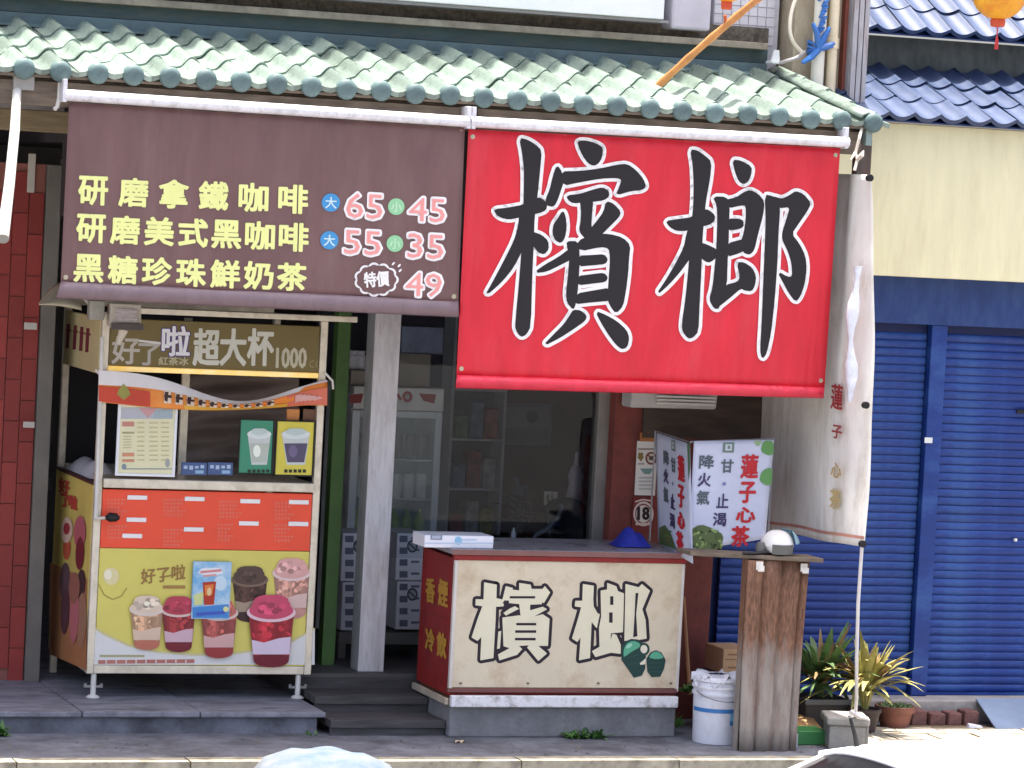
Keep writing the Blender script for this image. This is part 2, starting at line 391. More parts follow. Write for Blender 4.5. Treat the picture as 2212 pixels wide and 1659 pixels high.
cap_me = cap.data('tile_end_cap', mat('sage_green_tile_end', (92, 114, 114), 0.55, var=0.18, scale=14, dirt=(62, 74, 72), dscale=16, damt=0.7, objvar=0.14), smooth=True, ang=50)
tile_roof(roof, [XA + TW * i for i in range(-10, 26)], TW, YE, ZE, YT, ZT, 4, prof_rib, M_GREEN, cap_me)
# plain verge strip closing the right-hand end
vg = MB().grid(lambda s, t: Vector((1.905 + .15 * s, YE - .005 + (YT - YE + .02) * t, ZE + .03 + .028 * sin(pi * min(1, s * 1.3)) + (ZT - ZE) * t)), 6, 6)
part('verge_strip', vg, M_GREEN, roof, smooth=True, solid=.012)
# flashing, ledge, stone band and sign box above the tiles
def band(name, v0, v1, Y, th, m_, x0=-6.5, x1=None, u=1095, bev=.004):
    z1, z0 = at(u, v0, Y).z, at(u, v1, Y).z
    return part(name, MB().box(x0, x1 if x1 is not None else at(1660, 90, Y).x, Y, Y + th, z0, z1), m_, shop, bevel=bev)
band('flashing', 99, 121, .66, .03, M_TEAL2); band('flashing', 68, 99, .70, .16, M_TEAL)
band('ledge', 53, 68, .62, .24, M_TAN); band('stone_band', 20, 53, .76, .1, M_STONE)
zl = at(1095, 121, .66).z
fl = MB()
for i in range(-9, 25):
    x = XA + TW * (i + .5); fl.hexa([(x - .075, .6, zl - .02), (x + .075, .6, zl - .02), (x + .06, .69, zl + .01), (x - .06, .69, zl + .01)], [(x - .075, .6, zl - .012), (x + .075, .6, zl - .012), (x + .06, .69, zl + .02), (x - .06, .69, zl + .02)])
part('flashing_scallops', fl, M_TEAL2, shop)
x0, x1, z0, z1 = rec(-500, -300, 1446, 34, .5)
z0 = at(1095, 24, .5).z
sg = thing('upper_signboard', 'plain white signboard high above the green tiled eave', 'signboard', ((x0 + x1) / 2, .6, z0))
part('panel', MB().box(x0, x1, .52, .76, z0 + .02, z0 + 1.6), mat('white_sign_face', (232, 236, 236), .4, var=.03), sg, bevel=.006)
part('frame', MB().box(x0 - .03, x1 + .05, .56, .77, z0 - .0, z0 + .018), mat('grey_sign_frame', (150, 148, 152), .5), sg)
x2, x3 = at(1446, 20, .62).x, at(1535, 20, .62).x
part('return_panel', MB().box(x2 + .01, x3, .60, .84, z0 - .03, z0 + 1.6), mat('lavender_panel', (196, 192, 202), .5, var=.08, scale=12, dirt=(160, 156, 162), dscale=6, damt=.5), sg, bevel=.02)
# white glazed brick pilaster at the right end of the upper wall
x0, x1 = at(1540, 40, .8).x, at(1682, 40, .8).x
pil = part('pilaster', MB().box(x0, x1, .8, .9, 4.2, 9.0), mat('pilaster_grout', (190, 188, 194), .8), shop)
br = MB().box(-.028, .028, -.006, .006, -.028, .028).data('glazed_tile', mat('white_glazed_tile', (206, 204, 210), .3, var=.06, objvar=.06, spec=.6))
for i in range(7):
    for j in range(9):
        piece('glazed_tile', br, pil, (x0 + .032 + i * .0615, .797, at(1610, 92, .8).z + .02 + j * .0615))

# front posts
GL = bpy.data.materials.new('window_glass'); GL.use_nodes = True; _n = GL.node_tree.nodes; _l = GL.node_tree.links
_n.remove(_n['Principled BSDF']); _t = _n.new('ShaderNodeBsdfTransparent'); _t.inputs[0].default_value = (.9, .93, .94, 1); _g = _n.new('ShaderNodeBsdfGlossy'); _g.inputs['Roughness'].default_value = .03
_f = _n.new('ShaderNodeFresnel'); _f.inputs[0].default_value = 1.27; _m = _n.new('ShaderNodeMixShader'); _l.new(_f.outputs[0], _m.inputs[0]); _l.new(_t.outputs[0], _m.inputs[1]); _l.new(_g.outputs[0], _m.inputs[2]); _l.new(_m.outputs[0], _n['Material Output'].inputs[0])
_tc = _n.new('ShaderNodeTexCoord'); _no = _n.new('ShaderNodeTexNoise'); _no.inputs['Scale'].default_value = 2.5; _l.new(_tc.outputs['Object'], _no.inputs['Vector']); _bp = _n.new('ShaderNodeBump'); _bp.inputs['Strength'].default_value = .05; _l.new(_no.outputs[0], _bp.inputs['Height']); _l.new(_bp.outputs[0], _g.inputs['Normal'])
part('window_pane', MB().box(at(850, 1000, .66).x, at(1288, 1000, .66).x, .655, .661, 1.0, 3.05), GL, shop)
def upost(name, u0, u1, v0, v1, Y, m_, parent, d=None, z0=None, z1=None):
    x0, x1, za, zb = rec(u0, v0, u1, v1, Y); d = d or (x1 - x0)
    return part(name, MB().box(x0, x1, Y, Y + d, z0 if z0 is not None else za, z1 if z1 is not None else zb), m_, parent, bevel=.005)
upost('post', 792, 848, 690, 1450, .60, M_STEEL, shop, z0=.28, z1=3.05)
upost('post', 1287, 1323, 840, 1165, .60, mat('dull_steel', (136, 132, 126), .5, metal=.4, var=.15), shop, z0=.28, z1=3.05)
part('green_door_post', MB().box(at(716, 1000, .9).x, at(744, 1000, .9).x, .9, 1.0, .14, 3.05), mat('moss_green_paint', (78, 112, 58), .6, var=.15), shop, bevel=.004)
x0, x1 = at(1323, 1000, .5).x, 1.62
part('brick_pier', MB().box(x0, x1, .5, .9, 0.0, 3.05), M_REDW, shop, bevel=.004)
part('shade_panel', MB().box(x1 - .55, at(1650, 900, .46).x, .46, .49, at(1480, 948, .46).z, at(1480, 840, .46).z), mat('dark_brown_shade', (74, 62, 54), .8, var=.3, scale=4, streak=(1, 1, 5)), shop)  # dark brown sheet put in for the shadow above the pier
# red tiled pier, jamb and beam at the left
xr = at(76, 900, 1.15).x
pier = part('red_pier', MB().box(-8, xr, 1.17, 1.5, .13, 3.36), mat('pier_mortar', (150, 96, 86), .85, var=.15), shop)
bk = MB().box(-.046, .046, -.012, .012, -.126, .126).data('brick', mat('red_glazed_brick', (148, 56, 50), .55, var=.2, scale=5, dirt=(106, 42, 40), dscale=6, damt=.6, objvar=.16, bump=.15))
for i in range(12):
    x = xr - .05 - i * .0985
    for j in range(14):
        z = .14 + .13 + j * .2585 + (.129 if i % 2 else 0) - .06
        if z > 3.3: continue
        piece('brick', bk, pier, (x, 1.166 + random.uniform(-.002, .002), z))
part('jamb', MB().box(xr + .004, xr + .095, 1.12, 1.25, .13, 3.36), mat('grey_jamb', (120, 116, 108), .7, var=.12), shop, bevel=.004)
part('jamb_rail', MB().box(xr + .1, xr + .5, 1.15, 1.22, at(120, 355, 1.15).z, at(120, 343, 1.15).z), mat('grey_jamb', (0, 0, 0)), shop)
za, zb = at(60, 283, .5).z, at(60, 236, .5).z
part('beam', MB().box(-8, at(152, 262, .5).x + .3, .5, .64, za, zb), mat('tan_timber_beam', (146, 132, 104), .75, var=.25, scale=4, streak=(1, 8, 8), bump=.3, bscale=20), shop, bevel=.008)
part('door_leaf', MB().box(xr + .5, -1.0, 2.2, 2.25, .14, 3.0), mat('dark_green_door', (34, 44, 40), .5), shop)

# ================================================================== NEIGHBOUR
M_BLUE = mat('royal_blue_shutter_paint', (13, 52, 128), .55, var=.2, scale=2.2, streak=(1, 1, 2), dirt=(64, 104, 150), dscale=2.2, damt=.45, objvar=.07, spec=.45)
M_NAVY = mat('navy_lintel_paint', (34, 60, 116), .6, var=.2, scale=4, streak=(3, 3, 1), dirt=(62, 84, 112), dscale=4, damt=.5)
M_CREAM = mat('cream_wall_paint', (232, 225, 184), .7, var=.05, scale=2, streak=(4, 4, .7), dirt=(206, 194, 152), dscale=1.6, damt=.5, bump=.15, bscale=14)
nb = thing('neighbour_building', 'cream and blue neighbouring shop with blue tiled roofs and closed shutters', 'building', (5, 2, 0))
XN0 = at(1535, 1300, .6).x
za, zb = 2.93, 3.925
part('fascia_wall', MB().box(2.03, 9, .35, .6, za, zb), M_CREAM, nb, bevel=.006)
part('lintel', MB().box(1.96, 9, .50, .62, 2.62, 2.929), M_NAVY, nb)
part('back_wall', MB().box(XN0, 9, .66, .9, 0, 3.9), M_NAVY, nb)
part('step', MB().box(XN0, 9, .36, .66, 0, .148), mat('grey_step', (160, 156, 152), .85, var=.15, dirt=(110, 108, 104), dscale=4, damt=.6, bump=.3), nb, bevel=.01)
xm0, xm1 = at(1988, 1100, .55).x, at(2022, 1100, .55).x
part('mullion', MB().box(xm0, xm1, .53, .60, .15, 2.62), M_BLUE, nb, bevel=.006)
sp = .0545
smb = MB()
def slat_mesh(w):
    vs_ = []; P = [(.0, .0), (-.005, .006), (-.0105, .018), (-.0115, .03), (-.009, .042), (-.003, .049), (.0, .0505)]
    for x in (-w / 2, w / 2):
        for y, z in P: vs_.append((x, y, z))
    n = len(P)
    return MB().add(vs_, [(k, n + k, n + k + 1, k + 1) for k in range(n - 1)]).data('slat', M_BLUE, smooth=True, ang=60)
def shutter(x0, x1, nm):
    s = part(nm, MB().box(x0, x1, .60, .63, .15, 2.62), mat('shutter_backing', (22, 34, 78), .7), nb)
    me = slat_mesh(x1 - x0 - .004)
    for k in range(int((2.62 - .17) / sp)):
        piece('slat', me, s, ((x0 + x1) / 2, .60, .168 + k * sp), (random.uniform(-.09, .09), random.uniform(-.0012, .0012), 0))
    part('bottom_rail', MB().box(x0 + .002, x1 - .002, .575, .605, .15, .167), M_BLUE, s)
    return s
shutter(XN0 + .05, xm0 - .004, 'roller_shutter'); s2 = shutter(xm1 + .004, xm1 + 2.6, 'roller_shutter')
x0, x1, za, zb = rec(1997, 945, 2014, 957, .526)
part('keyhole_plate', MB().box(x0, x1, .522, .529, za, zb), mat('white_plate', (222, 226, 226), .4), nb, bevel=.002)
x0, x1, za, zb = rec(2196, 886, 2230, 893, .575)
part('handle', MB().box(x0, x1 + .2, .565, .58, za, zb), mat('black_rubber', (24, 24, 26), .5), s2)
p = at(2194, 1170, .57); part('lock', MB().lathe([(.001, 0), (.011, .002), (.013, .01), (.011, .02), (.001, .022)], (p.x, .575, p.z)), mat('white_plate', (0, 0, 0)), s2, smooth=True)
M_BT = mat('slate_blue_tile', (52, 68, 100), .45, var=.14, scale=10, dirt=(52, 62, 82), dscale=8, damt=.5, objvar=.08, spec=.5)
BW = .182
def prof_wave(t): return .042 * (1 - abs(cos(pi * t / BW)) ** .8) - .01
zt = at(2050, 165, 1.15).z
r1 = part('lower_roof', MB().hexa([(2.03, .26, 3.93), (9, .26, 3.93), (9, 1.15, zt - .03), (2.03, 1.15, zt - .03)], [(2.03, .26, 3.94), (9, .26, 3.94), (9, 1.15, zt - .015), (2.03, 1.15, zt - .015)]), M_NAVY, nb)
tile_roof(r1, [2.10 + BW * i for i in range(14)], BW, .22, 3.955, 1.15, zt + .02, 3, prof_wave, M_BT)
z9 = at(2050, 84, 1.0).z
part('upper_wall', MB().box(2.03, 9, 1.2, 1.5, 4.0, z9 - .0), mat('dark_mildewed_wall', (88, 94, 92), .85, var=.25, scale=4, streak=(3, 3, 1), dirt=(56, 62, 56), dscale=3, damt=.7), nb)
XG = at(1682, 60, 1.3).x
r2 = part('upper_roof', MB().hexa([(XG, 1.0, z9 + .0), (9, 1.0, z9 + .0), (9, 2.6, z9 + .92), (XG, 2.6, z9 + .92)], [(XG, 1.0, z9 + .012), (9, 1.0, z9 + .012), (9, 2.6, z9 + .935), (XG, 2.6, z9 + .935)]), M_NAVY, nb)
tile_roof(r2, [XG + .1 + BW * i for i in range(18)], BW, .96, z9 + .03, 2.6, z9 + .96, 6, prof_wave, M_BT)
# party wall with pipes and rusty cladding
px0, px1 = at(1716, 80, .6).x, at(1816, 80, .6).x
pw = thing('party_wall', 'beige party wall strip carrying pipes between the two roofs', 'wall', ((px0 + px1) / 2, .8, 3.93))
part('wall', MB().box(px0, px1, .605, 1.6, 3.93, 7), mat('beige_render', (176, 164, 142), .8, var=.12, scale=4, streak=(2, 2, 1), dirt=(136, 122, 100), dscale=5, damt=.5), pw)
part('rust_strip', MB().box(px1 + .002, at(1836, 80, .55).x, .55, .62, 3.93, 7), mat('rust_brown_flashing', (124, 66, 52), .7, var=.3, scale=8, streak=(3, 3, 1)), pw)
a, b = at(1836, 100, .5).x, at(1872, 100, .5).x
cl = MB()
for k in range(3):
    w_ = (b - a) / 3; cl.box(a + k * w_ + .004, a + (k + 1) * w_ - .004, .47, .56, 3.93, 7); cl.box(a + k * w_, a + (k + 1) * w_, .5, .56, 3.93, 7.001)
part('metal_cladding', cl, mat('weathered_grey_sheet', (172, 172, 176), .5, metal=.3, var=.2, scale=4, streak=(6, 6, 1), dirt=(132, 96, 80), dscale=3, damt=.55), pw)
def pipe(name, u, r, Y, label, m_, coup, top=7):
    p = at(u, 90, Y); t = thing(name, label, 'pipe', (p.x, Y, 3.9))
    part('tube', MB().tube([(p.x, Y, 3.9), (p.x, Y, top)], r, 14), m_, t, smooth=True)
    for v in coup:
        z = at(u, v, Y).z; part('coupling', MB().lathe([(r * .98, -.035), (r * 1.2, -.033), (r * 1.2, .033), (r * .98, .035)], (p.x, Y, z), 16), m_, t, smooth=True)
    return t
M_PVC = mat('cream_pvc', (228, 214, 184), .4, var=.05, dirt=(196, 178, 140), dscale=4, damt=.4)
wp = pipe('white_downpipe', 1769, .043, .52, 'white downpipe knotted with blue tape beside the tiled roof end', mat('white_pvc', (232, 228, 212), .4, var=.05, dirt=(200, 190, 170), dscale=5, damt=.4), [])
pipe('cream_downpipe', 1799, .034, .54, 'thin cream downpipe with a coupling right of the taped pipe', M_PVC, [94])
tp = MB(); zc = at(1769, 105, .47).z; xc = at(1769, 105, .47).x
for k in range(5):
    tp.tube([(xc + .05 * cos(t), .52 - .05 * sin(t), zc + .012 * k - .02 + .02 * sin(t + k)) for t in [2 * pi * q / 14 for q in range(15)]], .011, 6)
for q, (dx, dz) in enumerate([(-.12, -.1), (.1, .04), (-.06, .16), (.06, .14), (.09, .02)]):
    tp.tube([(xc, .465, zc), (xc + dx * .5, .45, zc + dz * .6), (xc + dx, .455, zc + dz)], [.022, .02, .012], 6)
for q in range(9):
    z = at(1769, 75, .47).z + q * .036; dx = random.uniform(-.03, .03)
    tp.tube([(xc + dx - .02, .476, z), (xc + dx, .468, z + .03), (xc + dx + .03, .478, z + .05)], [.008, .017, .006], 6)
part('blue_tape', tp, mat('blue_plastic_tape', (46, 104, 176), .35, var=.15, spec=.6), wp, smooth=True)
def wire(name, pts, r, m_, label, cat='cable', group=None):
    P = [Vector(p) for p in pts]; Q = []
    for i in range(len(P) - 1):
        p0, p1, p2, p3 = P[max(i - 1, 0)], P[i], P[i + 1], P[min(i + 2, len(P) - 1)]
        for k in range(6):
            t = k / 6; Q.append(0.5 * ((2 * p1) + (p2 - p0) * t + (2 * p0 - 5 * p1 + 4 * p2 - p3) * t * t + (3 * p1 - p0 - 3 * p2 + p3) * t ** 3))
    Q.append(P[-1]); return solo(name, MB().tube(Q, r, 7), m_, label, cat, group, smooth=True)
M_CABLE = mat('cream_cable', (216, 208, 190), .5, var=.05)
wire('loose_cable', [at(1748, -60, .4), at(1716, 5, .4), at(1706, 55, .38), at(1712, 88, .38), at(1732, 112, .45)], .012, M_CABLE, 'loose cream cable looping down beside the beige wall')
wire('grey_cable', [at(1738, 112, .5), at(1722, 124, .45), at(1700, 131, .4), at(1684, 136, .42)], .012, mat('grey_wire', (170, 166, 164), .5), 'short grey cable running from the beige wall to the roof bracket')
q = at(1676, 128, .55)
bkt = thing('cable_bracket', 'small white plastic bracket at the upper corner of the green roof', 'bracket', q)
part('foot', MB().box(q.x - .045, q.x + .04, q.y - .04, q.y + .06, q.z - .03, q.z - .012), mat('white_plate', (0, 0, 0)), bkt, bevel=.003)
part('lug', MB().hexa([(q.x - .03, q.y, q.z - .012), (q.x + .03, q.y, q.z - .012), (q.x + .03, q.y + .02, q.z - .012), (q.x - .03, q.y + .02, q.z - .012)], [(q.x - .012, q.y, q.z + .06), (q.x + .022, q.y, q.z + .06), (q.x + .022, q.y + .02, q.z + .06), (q.x - .012, q.y + .02, q.z + .06)]), mat('white_plate', (0, 0, 0)), bkt, bevel=.003)
# ================================================================== HANGING BANNERS
def lerp(a, b, t): return a + (b - a) * t
class Banner:
    def __init__(s, q, Yt, Yb, wave=.004, bend=0.0):
        s.q = q; s.Yt = Yt; s.Yb = Yb; s.w = wave; s.bend = bend
    def st(s, u, v):
        (a, b, c, d) = s.q; S = .5; T = .5
        for _ in range(6):
            uL, uR = lerp(a[0], d[0], T), lerp(b[0], c[0], T); S = (u - uL) / (uR - uL)
            vT, vB = lerp(a[1], b[1], S), lerp(d[1], c[1], S); T = (v - vT) / (vB - vT)
        return S, T
    def Y(s, S, T): return lerp(s.Yt, s.Yb, T) + s.w * (sin(9 * S + 1.5 * T) + .6 * sin(23 * S + 2) * T) * T + s.bend * sin(pi * S) * T
    def uv(s, S, T):
        (a, b, c, d) = s.q
        fl = (S - .5) * 2; k = abs(fl) ** 6 * (T ** 4) * 0
        return (lerp(lerp(a[0], b[0], S), lerp(d[0], c[0], S), T), lerp(lerp(a[1], b[1], S), lerp(d[1], c[1], S), T))
    def P(s, S, T): u, v = s.uv(S, T); return at(u, v, s.Y(S, T))
    def surf(s, u, v, e): S, T = s.st(u, v); return at(u, v, s.Y(S, T) - .003 - e)
    def cloth(s, nu=48, nv=26): return MB().grid(lambda S, T: s.P(S, T), nu, nv)
def cloth_mat(name, c, **k):
    M = mat(name, c, .42, var=.1, scale=2.0, bump=.3, bscale=7, streak=(3, 1, .7), spec=.4, **k)
    nt = M.node_tree; N = nt.nodes; L = nt.links; B = N['Principled BSDF']; b1 = B.inputs['Normal'].links[0].from_node
    tc = N.new('ShaderNodeTexCoord'); mp = N.new('ShaderNodeMapping'); mp.inputs['Rotation'].default_value = (0, .6, 0); mp.inputs['Scale'].default_value = (1.1, 1, .28); L.new(tc.outputs['Object'], mp.inputs[0])
    no = N.new('ShaderNodeTexNoise'); no.inputs['Scale'].default_value = 3.2; no.inputs['Detail'].default_value = 3; no.inputs['Distortion'].default_value = .8; L.new(mp.outputs[0], no.inputs['Vector'])
    b2 = N.new('ShaderNodeBump'); b2.inputs['Strength'].default_value = .9; b2.inputs['Distance'].default_value = .045; L.new(no.outputs[0], b2.inputs['Height']); L.new(b1.outputs[0], b2.inputs['Normal']); L.new(b2.outputs[0], B.inputs['Normal'])
    return M
M_ALU = mat('white_painted_tube', (226, 226, 232), .35, metal=.2, var=.1, scale=12, dirt=(170, 164, 160), dscale=18, damt=.6)
bb = Banner([(149, 221), (1004, 276), (990, 652), (131, 610)], -.76, -.70)
menu = thing('menu_banner', 'hanging brown menu banner with yellow drink names and prices', 'banner', at(560, 660, -.72))
part('cloth', bb.cloth(), cloth_mat('brown_vinyl', (113, 84, 83), dirt=(136, 110, 107), dscale=1.3, damt=.35), menu, smooth=True, solid=.002)
hem = MB().grid(lambda S, T: at(*[lerp(p, q, S) for p, q in zip((lerp(132, 121, T), lerp(608, 644, T)), (lerp(990, 991, T), lerp(650, 685, T)))], -.70 - .03 * sin(pi * T) + .01 * T), 40, 8)
part('bottom_hem', hem, cloth_mat('brown_hem_sky_tint', (126, 108, 114)), menu, smooth=True, solid=.004)  # hem coloured paler than the cloth for the sky light it catches
part('roller_tube', MB().tube([at(139, 205, -.80), at(1011, 263, -.80)], .033, 14), M_ALU, menu, smooth=True)
for u, v in ((139, 205), (1011, 263)):
    p = at(u, v, -.80); part('bracket', MB().box(p.x - .012, p.x + .012, -.82, -.66, p.z - .04, p.z + .09), M_ALU, menu, bevel=.003)
A = Art(bb.surf)
def T4(x, y): return 109.7 + .42163 * x, 329.2 + .42163 * y
def q4(x0, x1, y0, y1, s=.042, l=.03):
    P = [(x0 + l * (y1 - y0), y0), (x1 + l * (y1 - y0), y0 + s * (x1 - x0)), (x1, y1 + s * (x1 - x0)), (x0, y1)]
    return [T4(*p) for p in P]
YEL = (238, 242, 158)
for ch, xs_, y0, hh in (('研磨拿鐵咖啡', [135, 342, 548, 752, 957, 1160], 117, 150), ('研磨美式黑咖啡', [125, 299, 473, 648, 818, 990, 1163], 312, 148), ('黑糖珍珠鮮奶茶', [112, 287, 462, 637, 812, 983, 1153], 517, 145)):
    for c, x in zip(ch, xs_):
        y = y0 + (x - xs_[0]) * .0425
        A.text(c, q4(x + 8, x + 152, y + 6, y + hh - 4), YEL, 2, bold=2.1)
for s_, x0, x1, y0, y1 in (('65', 1510, 1700, 205, 335), ('45', 1832, 2020, 228, 352), ('55', 1500, 1690, 395, 520), ('35', 1825, 2012, 412, 540), ('49', 1815, 2003, 612, 735)):
    A.text(s_, q4(x0, x1, y0, y1, .055), (246, 242, 240), 2, bold=4.6, core=None)
    A.text(s_, q4(x0 + 2, x1 - 2, y0 + 2, y1 - 2, .055), (238, 158, 152), 4, bold=0)
for x, y, r, c, ch in ((1435, 257, 47, (70, 150, 206), '大'), (1427, 450, 47, (70, 150, 206), '大'), (1770, 278, 43, (152, 210, 160), '小'), (1763, 467, 43, (152, 210, 160), '小')):
    u, v = T4(x, y); A.ell(u, v, r * .42, r * .42, c, 2); A.text(ch, q4(x - r * .6, x + r * .6, y - r * .6, y + r * .6), (206, 232, 240) if r > 45 else (196, 232, 200), 3, bold=.5)
cx, cy = T4(1668, 652)
for k in range(11):
    t = 2 * pi * k / 11; A.ell(cx + 36 * cos(t), cy + 26 * sin(t), 12.5, 11.5, (242, 240, 238), 2)
A.ell(cx, cy, 41, 31, (113, 84, 83), 3)
for k in range(11):
    t = 2 * pi * k / 11; A.ell(cx + 34 * cos(t), cy + 24 * sin(t), 9.5, 8.5, (113, 84, 83), 4)
A.text('特價', [(cx - 27, cy - 15), (cx + 26, cy - 19), (cx + 28, cy + 13), (cx - 25, cy + 17)], (244, 242, 240), 6, bold=1.0)
for x, y in ((1755, 570), (1785, 580), (1790, 605)): u, v = T4(x, y); A.ell(u, v, 4.5, 2.2, (240, 236, 236), 2, rot=-.8)
A.done('lettering', menu)

rb = Banner([(1012, 279), (1815, 320), (1781, 838), (986, 812)], -.76, -.68)
red = thing('red_banner', 'bright red hanging banner with two huge black brush characters', 'banner', at(1385, 850, -.7))
part('cloth', rb.cloth(), cloth_mat('red_vinyl', (212, 36, 54), dirt=(220, 78, 88), dscale=1.6, damt=.3), red, smooth=True, solid=.002)
hem = MB().grid(lambda S, T: at(*[lerp(p, q, S) for p, q in zip((lerp(987, 984, T), lerp(810, 838, T)), (lerp(1781, 1779, T), lerp(836, 860, T)))], -.68 - .035 * sin(pi * T) + .015 * T), 40, 8)
part('bottom_hem', hem, cloth_mat('red_hem_sky_tint', (222, 56, 78)), red, smooth=True, solid=.004)  # pinker red stands in for sky light on the rolled hem
part('roller_tube', MB().tube([at(1016, 263, -.80), at(1832, 308, -.80)], .033, 14), M_ALU, red, smooth=True)
for u, v in ((1022, 264), (1826, 307)):
    p = at(u, v, -.80); part('bracket', MB().box(p.x - .012, p.x + .012, -.82, -.66, p.z - .04, p.z + .09), M_ALU, red, bevel=.003)
BIN = [[(345,80),(395,92),(450,125),(490,165),(478,300),(460,480),(440,620),(435,800),(425,1000),(415,1370),(385,1425),(350,1440),(318,1390),(318,1340),(345,1050),(360,850),(368,700),(375,500),(378,300),(365,180)],
 [(170,570),(260,560),(370,540),(450,490),(495,495),(528,530),(520,570),(470,590),(400,600),(330,620),(270,632),(215,620),(185,598)],
 [(345,610),(440,600),(425,700),(360,840),(300,960),(220,1060),(110,1158),(160,1070),(240,920),(310,780),(338,680)],
 [(430,725),(490,745),(535,785),(538,840),(510,872),(475,860),(440,815),(415,800)],
 [(745,100),(800,98),(870,118),(912,145),(905,210),(880,250),(850,262),(815,245),(780,195),(755,140)],
 [(600,268),(628,308),(640,380),(620,440),(600,500),(575,545),(530,535),(525,500),(555,430),(575,340)],
 [(625,310),(760,308),(900,290),(1010,265),(1080,258),(1140,300),(1190,360),(1208,410),(1180,430),(1110,435),(1010,465),(1030,420),(1050,360),(1010,345),(900,350),(760,375),(640,400)],
 [(670,475),(760,465),(850,435),(910,420),(950,440),(955,475),(920,500),(850,510),(780,515),(710,520),(680,500)],
 [(760,500),(845,500),(835,600),(830,690),(850,720),(800,770),(755,715),(768,640),(770,570)],
 [(940,515),(985,530),(1035,585),(1020,620),(960,680),(900,740),(860,790),(790,810),(800,740),(870,660),(925,585)],
 [(640,580),(655,620),(662,690),(650,760),(625,795),(590,775),(572,730),(580,670),(610,630)],
 [(670,790),(740,790),(750,860),(748,1000),(735,1150),(720,1230),(710,1250),(675,1210),(665,1150),(680,1020),(690,900),(675,830)],
 [(740,790),(850,740),(960,740),(1050,765),(1100,815),(1090,900),(1085,1000),(1070,1120),(1050,1230),(1005,1278),(970,1230),(950,1180),(960,1050),(970,900),(960,830),(900,820),(760,850)],
 [(690,840),(690,910),(620,945),(530,990),(450,1000),(520,950),(610,900)],
 [(745,890),(860,885),(920,880),(945,910),(930,938),(860,945),(745,955)],
 [(740,1030),(860,1015),(920,1008),(945,1035),(930,1062),(860,1070),(740,1085)],
 [(735,1150),(850,1130),(965,1110),(970,1190),(850,1200),(715,1215)],
 [(712,1262),(760,1265),(800,1300),(790,1330),(720,1380),(620,1445),(510,1502),(580,1430),(650,1360),(690,1300)],
 [(870,1272),(930,1295),(1010,1340),(1075,1400),(1092,1450),(1080,1510),(1045,1525),(1005,1490),(960,1430),(910,1350)]]
LANG = [[(298,125),(340,130),(390,165),(435,205),(425,320),(400,450),(390,530),(378,650),(370,800),(365,950),(352,1200),(345,1370),(310,1410),(280,1415),(245,1370),(240,1320),(265,1150),(285,950),(295,800),(305,650),(320,500),(322,350),(315,220)],
 [(130,615),(200,605),(310,590),(385,535),(420,540),(460,575),(455,610),(420,635),(340,650),(270,675),(200,675),(155,650)],
 [(290,650),(375,640),(350,740),(300,850),(220,960),(140,1050),(65,1115),(130,1020),(200,900),(255,790),(272,700)],
 [(350,760),(400,775),(475,810),(480,850),(430,892),(400,888),(360,850)],
 [(588,195),(640,200),(712,240),(708,290),(690,335),(660,355),(630,335),(605,270)],
 [(455,448),(540,450),(560,500),(555,650),(552,770),(545,900),(540,1055),(490,1210),(460,1210),(428,1150),(450,1080),(465,950),(478,800),(485,600),(480,500)],
 [(540,470),(610,455),(660,420),(705,402),(760,430),(800,480),(790,570),(755,700),(730,810),(700,840),(660,825),(640,770),(665,700),(680,600),(680,500),(640,500),(555,520)],
 [(555,600),(630,600),(655,615),(655,650),(620,665),(555,672)],
 [(550,770),(640,745),(690,735),(690,790),(640,825),(545,855)],
 [(470,1210),(428,1150),(540,1055),(620,1035),(640,1000),(620,900),(660,900),(715,935),(742,990),(735,1050),(715,1090),(670,1085),(640,1070),(560,1140)],
 [(810,435),(860,445),(905,470),(905,560),(895,700),(888,900),(870,1150),(845,1380),(815,1520),(790,1555),(778,1500),(790,1300),(800,1050),(810,800),(818,600)],
 [(860,445),(925,465),(975,440),(1020,410),(1070,430),(1120,490),(1095,540),(1040,620),(985,700),(1040,770),(1080,850),(1090,940),(1075,1050),(1045,1130),(1018,1162),(975,1105),(940,1040),(900,965),(960,1000),(1000,1000),(995,900),(970,820),(930,740),(930,690),(960,600),(985,510),(900,520)]]
A = Art(rb.surf)
A.strokes([smoothpoly(p) for p in BIN], lambda x, y: (1014.9 + .31409 * x, 274.3 + .31409 * y), (33, 31, 35), 2, (244, 242, 240), 9.0, 1.7)
A.strokes([smoothpoly(p) for p in LANG], lambda x, y: (1398.9 + .31409 * x, 285.3 + .31409 * y), (33, 31, 35), 2, (244, 242, 240), 9.0, 1.7)
A.done('lettering', red)

for bn, S_, T_ in ((rb, .012, .03), (rb, .988, .03), (rb, .012, .97), (rb, .988, .97), (bb, .012, .97), (bb, .988, .97)):
    p = bn.P(S_, T_); part('eyelet', MB().tube([p + Vector((0, .004, 0)), p + Vector((0, -.006, 0))], .014, 12), mat('brass_eyelet', (190, 182, 160), .3, metal=.8), red if bn is rb else menu, smooth=True)
